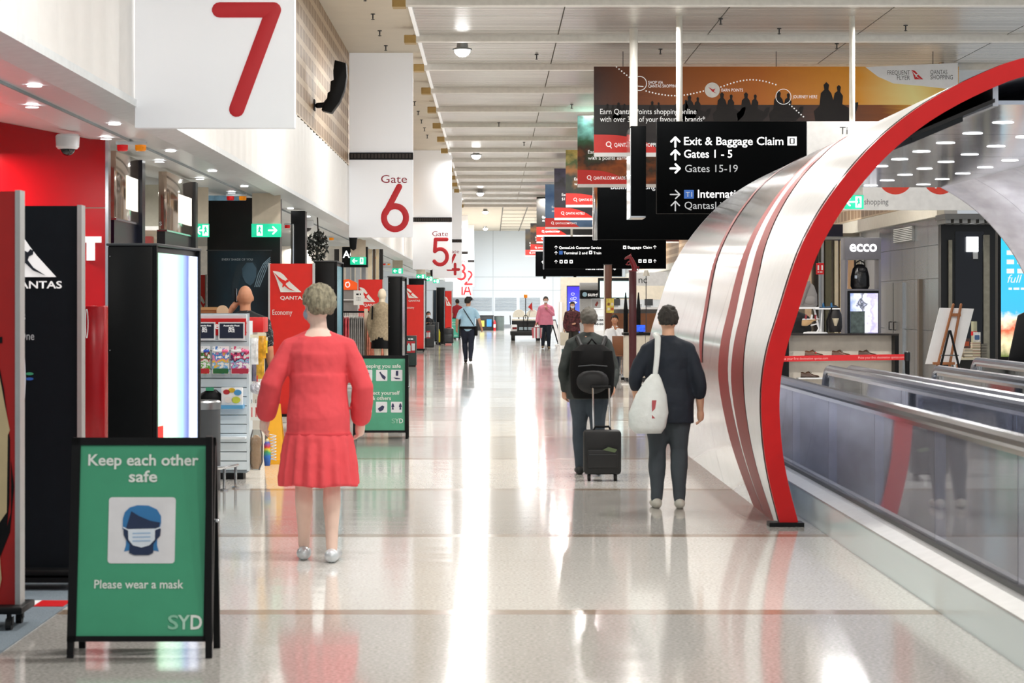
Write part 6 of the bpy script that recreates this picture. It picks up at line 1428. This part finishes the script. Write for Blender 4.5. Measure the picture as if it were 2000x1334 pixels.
# woman in the red dress
lw_ = at_floor(622, 1096)
t, k, J = person('woman in a coral red dress seen from behind, short grey hair, silver flats', lw_, .0, 1.70, hair=mat('857f6a', .75, var=.5, scale=60, bump=.6, stretch=(1, 1, .3)), style='big', dress=CORAL, shoes=mat('cfd6da', .3, .3), mask=mat('9fb2c4', .7),
       bulk=1.08, yaw=.75, vox=.008, folds=.010, skin=mat('e2c4b4', .6, var=.05),
       pose=dict(ell=(-.30, -.02, 1.14), wrl=(-.345, .08, .93), elr=(.285, .0, 1.12), wrr=(.265, .10, .90), anl=(-.10, .10, .09), knl=(-.10, .08, .50), anr=(.09, -.06, .09), knr=(.085, .01, .5)))
obj('drop_waist_seam', B().loftz([(.815*k, 0, -.006*k, .214*k, .168*k), (.826*k, 0, -.006*k, .211*k, .166*k)], 28), mat('c8363f', .8), t, smooth=True)
# uniformed guard
t, k, J = person('guard in pale blue shirt, navy trousers and dark cap walking away', at_floor(914, 708), 0, 1.80, skin=SKIN3, hair=mat('1a1614', .7), top=mat('a9cfe6', .8, var=.05), sleeve='short', hem=.94, bottom=mat('141c30', .8), shoes=mat('0d0d0f', .4), vox=.012,
       bulk=1.1, yaw=-.5, pose=dict(ell=(-.29, -.06, 1.14), wrl=(-.30, .05, .92), elr=(.30, -.08, 1.15), wrr=(.36, .02, .94), knl=(-.08, .12, .5), anl=(-.06, .02, .09), knr=(.08, -.02, .5), anr=(.07, -.20, .12)))
obj('cap', B().loftz([(1.665*k, .03*k, .045*k, .088*k, .105*k), (1.73*k, .025*k, .035*k, .10*k, .11*k), (1.775*k, .02*k, .02*k, .06*k, .07*k)], 20), mat('10131c', .7), t, smooth=True)
obj('cap_visor', B().prism([(.06*k, .07*k), (.10*k, .16*k), (.17*k, .13*k), (.13*k, .03*k)], 'z', 1.68*k, 1.69*k), mat('0c0e14', .5), t)
obj('belt', B().loftz([(.90*k, 0, -.005, .236*k, .170*k), (.97*k, 0, -.005, .240*k, .172*k)], 22), BLACK, t, smooth=True)
obj('chest_strap', B().tube([(-.12*k, -.145*k, 1.44*k), (0, -.155*k, 1.25*k), (.16*k, -.12*k, 1.0*k)], .012, 8), NAVY, t, smooth=True)
obj('hip_pouch', B().box(.18*k, .26*k, -.10*k, .08*k, .72*k, .98*k), BLACK, t, bevel=.015)
# man in red shirt, far away
person('man in a dark red shirt standing beyond the teal travel sign', (X(893, 113), 113, 0), .3, 1.84, skin=SKIN2, hair=mat('14100e', .7), top=mat('9a1a28', .8), sleeve='short', bottom=mat('1b1d24', .8), shoes=BLACK, vox=.016)
# person in pink, facing the camera, with a striped bag
t, k, J = person('masked person in a pink jacket and dark jeans carrying a striped shopping bag', at_floor(1066, 681), PI, 1.88, skin=SKIN3, hair=mat('2a2624', .7), top=mat('e48aa2', .8, var=.05), hem=.80, tg=1.2, bottom=mat('16202e', .8), shoes=mat('8d7a60', .6), mask=mat('eef1f4', .7), vox=.012, bulk=1.12,
       pose=dict(elr=(.27, .0, 1.12), wrr=(.31, .05, .90), ell=(-.26, .06, 1.14), wrl=(-.06, .20, 1.34), knl=(-.09, .10, .5), anl=(-.10, .08, .09), anr=(.10, -.08, .1)))
p = thing('shopping_bag', 'red and white striped shopping bag held by the person in pink', 'bag', (X(1066, 88)-.34, 87.4, .38))
obj('bag', B().prism([(-.16, 0), (.17, 0), (.2, .38), (-.19, .38)], 'y', -.08, .08), mat_ramp('stripes', 'X', [(0, 'c8606a'), (.2, 'e8e4e6'), (.35, 'b8505c'), (.5, 'eceaec'), (.65, 'a8a4b0'), (.8, 'c8606a'), (.92, 'e8e4e6')], .5, const=True), p)
obj('strap', B().tube([(-.1, 0, .38), (-.05, 0, .52), (.05, 0, .52), (.1, 0, .38)], .012, 6), mat('a84a56', .6), p, smooth=True)
# masked person in plaid
t, k, J = person('masked person in dark red plaid jacket beside the blue light box', (X(1118, 77), 77, 0), PI, 1.68, skin=SKIN3, hair=mat('15110f', .7), style='hood', top=mat('4a2024', .8, var=.9, scale=16), hem=.78, tg=1.2, bottom=mat('2a2622', .8), shoes=BLACK, mask=mat('dfe3e8', .7), vox=.012, bulk=1.15,
       pose=dict(ell=(-.26, .06, 1.12), wrl=(-.1, .2, 1.05), elr=(.26, 0, 1.1), wrr=(.27, .06, .86)))
p = thing('tote_bag', 'pale tote bag hanging from the hand of the person in plaid', 'bag', (X(1118, 77)-.27, 76.86, .30))
obj('bag', B().prism([(-.12, 0), (.12, 0), (.15, .40), (-.13, .42)], 'y', -.06, .06), mat('cfc6b4', .7), p, bevel=.02); obj('strap', B().tube([(-.06, 0, .40), (-.02, 0, .56), (.06, 0, .40)], .01, 6), mat('b9ae9a', .7), p, smooth=True)
# traveller with black backpack and cabin case
DK = mat('16181b', .8); JEAN = mat('3a444e', .85, var=.1, scale=12)
lb = (X(1150, 22.6), 22.6, 0)
t, k, J = person('traveller in dark clothes with a big black backpack walking away, pulling a case', lb, 0, 1.56, skin=SKIN3, hair=mat('5a564f', .7, var=.2), top=mat('2e3432', .8), hem=.80, tg=1.15, bottom=JEAN, shoes=mat('26282a', .6), vox=.009, bulk=1.08,
       pose=dict(ell=(-.27, -.02, 1.12), wrl=(-.255, .06, .9), elr=(.27, -.08, 1.10), wrr=(.24, -.24, .94), knl=(-.09, .14, .5), anl=(-.09, .12, .09), knr=(.09, 0, .5), anr=(.09, -.12, .1)))
p = thing('backpack', 'large black backpack worn by the traveller with the cabin case', 'backpack', (lb[0]+.02, lb[1]-.27, .82*k))
obj('main_bag', B().loftz([(0, 0, 0, .17, .10), (.06, 0, 0, .20, .12), (.28, 0, 0, .21, .13), (.44, 0, .01, .19, .11), (.50, 0, .02, .10, .06)], 22), mat('060607', .8, bump=.1, spec=.2), p, smooth=True)
obj('front_pocket', B().ball((0, -.10, .16), (.15, .055, .12)), mat('0e0f12', .6), p, smooth=True); obj('zip', B().tube([(-.13, -.135, .30), (0, -.142, .31), (.13, -.135, .30)], .006, 6), mat('3a3d40', .4), p)
for s in (-1, 1): obj('shoulder_strap', B().tube([(s*.09, .06, .46), (s*.13, .16, .56), (s*.14, .34, .50), (s*.13, .36, .3)], .022, 8), mat('0c0d0f', .6), p, smooth=True)
obj('grab_loop', B().tube([(-.05, .04, .49), (0, .04, .55), (.05, .04, .49)], .010, 6), BLACK, p, smooth=True)
dsc = 21.9
suitcase('black cabin case with telescopic handle pulled by the traveller', (X(1176, dsc), dsc, 0), .34, .46, .22, mat('0d0e10', .6, var=.2), (.38, .20), m2=mat('131416', .6), label_m=mat('5a6a4a', .5))
# traveller with a white bag over the shoulder
ln = at_floor(1305, 992)
t, k, J = person('traveller in a dark navy jacket walking away close to the tunnel, pale shoes', ln, 0, 1.58, skin=SKIN, hair=mat('2c2824', .75, var=.5, scale=60, bump=.6, stretch=(1, 1, .3)), style='short', top=mat('18202c', .8, var=.15), sleeve='3q', hem=.74, tg=1.16, bottom=mat('3b4248', .85), shoes=mat('b9b6ac', .5), vox=.009, bulk=1.04,
       pose=dict(ell=(-.29, .0, 1.14), wrl=(-.27, .12, .96), elr=(.27, -.02, 1.10), wrr=(.285, .06, .86), knl=(-.09, .06, .5), anl=(-.10, .0, .09), anr=(.095, -.06, .09)))
p = thing('shoulder_bag', 'white plastic carrier bag with red print slung from the shoulder of the navy jacket traveller', 'bag', (ln[0]-.17, ln[1]-.24, .60))
b = B().loftz([(0, 0, 0, .10, .06), (.05, -.01, 0, .145, .09), (.16, 0, 0, .155, .10), (.30, .02, 0, .12, .08), (.42, .04, 0, .06, .04), (.46, .05, 0, .03, .03)], 22)
o = obj('bag', b, mat('dfe4e2', .5, bump=.5, scale=14), p, smooth=True, sharp=180)
obj('red_print', B().grid([[(.02+.05*u, -.098+.03*u*u, z) for u in (0, .5, 1, 1.5)] for z in (.12, .17, .22, .26)]), mat('b8565c', .5), p, smooth=True)
obj('strap', B().tube([(.05, 0, .44), (.07, .02, .62), (.08, .10, .74), (.07, .22, .76)], [.02, .022, .024, .024], 8), mat('dfe4e2', .5), p, smooth=True)
# bald man on the phone behind the kiosk
PATT = mat_ramp('speckled_shirt', 'Z', [(0, '0f1114'), (.5, '101216'), (.54, 'b9bcc0'), (.58, '14161a'), (1, '0f1114')], .8, noise=2.2, nscale=(26, 26, 26))
lm = (X(479, 24.3), 24.3, 0)
t, k, J = person('bald man in a black and white speckled shirt holding a phone to his ear', lm, .15, 1.79, skin=SKIN2, top=PATT, sleeve='short', bottom=DK, shoes=BLACK, vox=.009, bulk=1.1,
       pose=dict(ell=(-.34, .06, 1.24), wrl=(-.145, .05, 1.50)))
p = thing('mobile_phone', 'dark mobile phone at the left ear of the bald man', 'phone', (lm[0]-.10, lm[1]+.03, 1.625)); obj('case', B().box(-.008, .008, -.035, .035, 0, .14), BLACK, p, bevel=.006); obj('screen', B().box(.008, .010, -.03, .03, .01, .13), mat('20242c', .1), p)
# staff member behind the shoe stall
person('shop worker in black behind the shoe stall, mostly hidden by the red rim', (X(1553, 39.5), 39.5, 0), PI*.8, 1.74, skin=SKIN2, hair=mat('1a1512', .7), top=DK, sleeve='short', bottom=DK, shoes=BLACK, vox=.011, bulk=1.15)
# seated man
ds = 57.5; xs = X(1201, ds)
t, k, J = person('man in a white shirt and navy trousers sitting on a chair, hand at his chin', (xs, ds, 0), PI*.95, 1.74, skin=SKIN2, hair=mat('14100e', .6), top=mat('e9ebee', .8), hem=.88, bottom=mat('141a28', .8), shoes=mat('dfe0de', .5), vox=.010, oz=-.40, oy=-.02, lean=.12,
       pose=dict(hpl=(-.09, .0, .52), hpr=(.09, 0, .52), knl=(-.13, .44, .53), knr=(.10, .45, .53), anl=(-.12, .40, .09), anr=(-.02, .50, .10), ell=(-.20, .20, 1.10), wrl=(-.06, .20, 1.40), elr=(.22, .18, 1.1), wrr=(.08, .30, 1.0)))
t = thing('chair', 'wooden shell chair with chrome legs under the seated man', 'chair', (xs, ds+.05, 0), PI*.95); WN = mat('6a3f22', .4, var=.15, scale=5)
obj('seat', B().box(-.22, .22, -.22, .22, .41, .44), WN, t, bevel=.012)
obj('backrest', B().grid([[(x, -.20-.06*(z-.44)+.06*(1-(x/.22)**2)*-1, z) for x in (-.22, -.12, 0, .12, .22)] for z in (.44, .6, .75, .88)]), WN, t, smooth=True); sd = t.children[-1].modifiers.new('s', 'SOLIDIFY'); sd.thickness = .02
for x in (-.19, .19):
    for y in (-.19, .19): obj('leg', B().tube([(x, y, .41), (x*1.08, y*1.08, 0)], .013, 8), CHROME, t, smooth=True)
t = thing('chair', 'empty wooden chair with chrome pedestal beside the cream counter', 'chair', (X(1211, 54), 54, 0), 0)
obj('seat', B().box(-.2, .2, -.2, .2, .44, .47), WN, t, bevel=.012); obj('backrest', B().prism([(-.17, .47), (.17, .47), (.19, .90), (-.19, .90)], 'y', -.2, -.17), WN, t, bevel=.01)
for x in (-.1, 0, .1): obj('pedestal_tube', B().tube([(x, -.05, .03), (x, -.05, .44)], .016, 8), CHROME, t, smooth=True)
obj('base', B().lathe([(.2, 0), (.2, .02), (.05, .04)], 18), CHROME, t, smooth=True)
# masked clerk at the far desk
person('masked clerk in dark clothes sitting at the far low desk', (X(836, 97), 97.6, 0), PI, 1.72, skin=SKIN2, hair=mat('14100e', .6), top=DK, bottom=DK, shoes=BLACK, mask=mat('dfe6ec', .7), vox=.016, oz=-.42,
       pose=dict(hpl=(-.09, .0, .50), hpr=(.09, 0, .50), knl=(-.12, .42, .50), knr=(.12, .42, .50), anl=(-.12, .40, .09), anr=(.12, .40, .09), ell=(-.24, .16, 1.14), wrl=(-.12, .34, 1.25), elr=(.24, .16, 1.14), wrr=(.12, .34, 1.25)))
t = thing('stool', 'dark office stool under the masked clerk', 'stool', (X(836, 97), 97.6, 0)); obj('seat', B().lathe([(.2, .38), (.21, .40), (.2, .43)], 18), BLACK, t, smooth=True); obj('stem', B().tube([(0, 0, .04), (0, 0, .38)], .025, 8), CHROME, t); obj('base', B().lathe([(.22, 0), (.22, .03), (.03, .05)], 18), BLACK, t)
# mannequin
lq = (X(746, 45.0), 45.0, 0)
MQ = mat('e9d9bf', .4, var=.02)
t, k, J = person('headed cream mannequin in a beige check jacket and black shorts beside the rack', (lq[0], lq[1], .10), -.35, 1.80, skin=MQ, top=mat('a8977c', .85, var=.22, scale=30), hem=.80, tg=1.16, vox=.010, cat='mannequin', name='mannequin', face=False, folds=.008,
       pose=dict(ell=(-.24, -.02, 1.12), wrl=(-.24, .06, .88), elr=(.25, -.02, 1.12), wrr=(.27, .03, .87)))
b = B(); b.loftz([(.66, 0, -.01, .20, .145), (.85, 0, -.01, .19, .14), (1.02, 0, -.005, .17, .125)], 20); b.v = [(x*k, y*k, z*k) for x, y, z in b.v]; obj('shorts', b, BLACK, t, smooth=True)
obj('strap', B().tube([(-.13*k, -.13*k, 1.42*k), (-.14*k, -.135*k, 1.2*k)], .016, 8), BLACK, t)
obj('base_plate', B().box(-.25, .25, -.25, .25, -.10, 0.0), WHITE, t, bevel=.005)
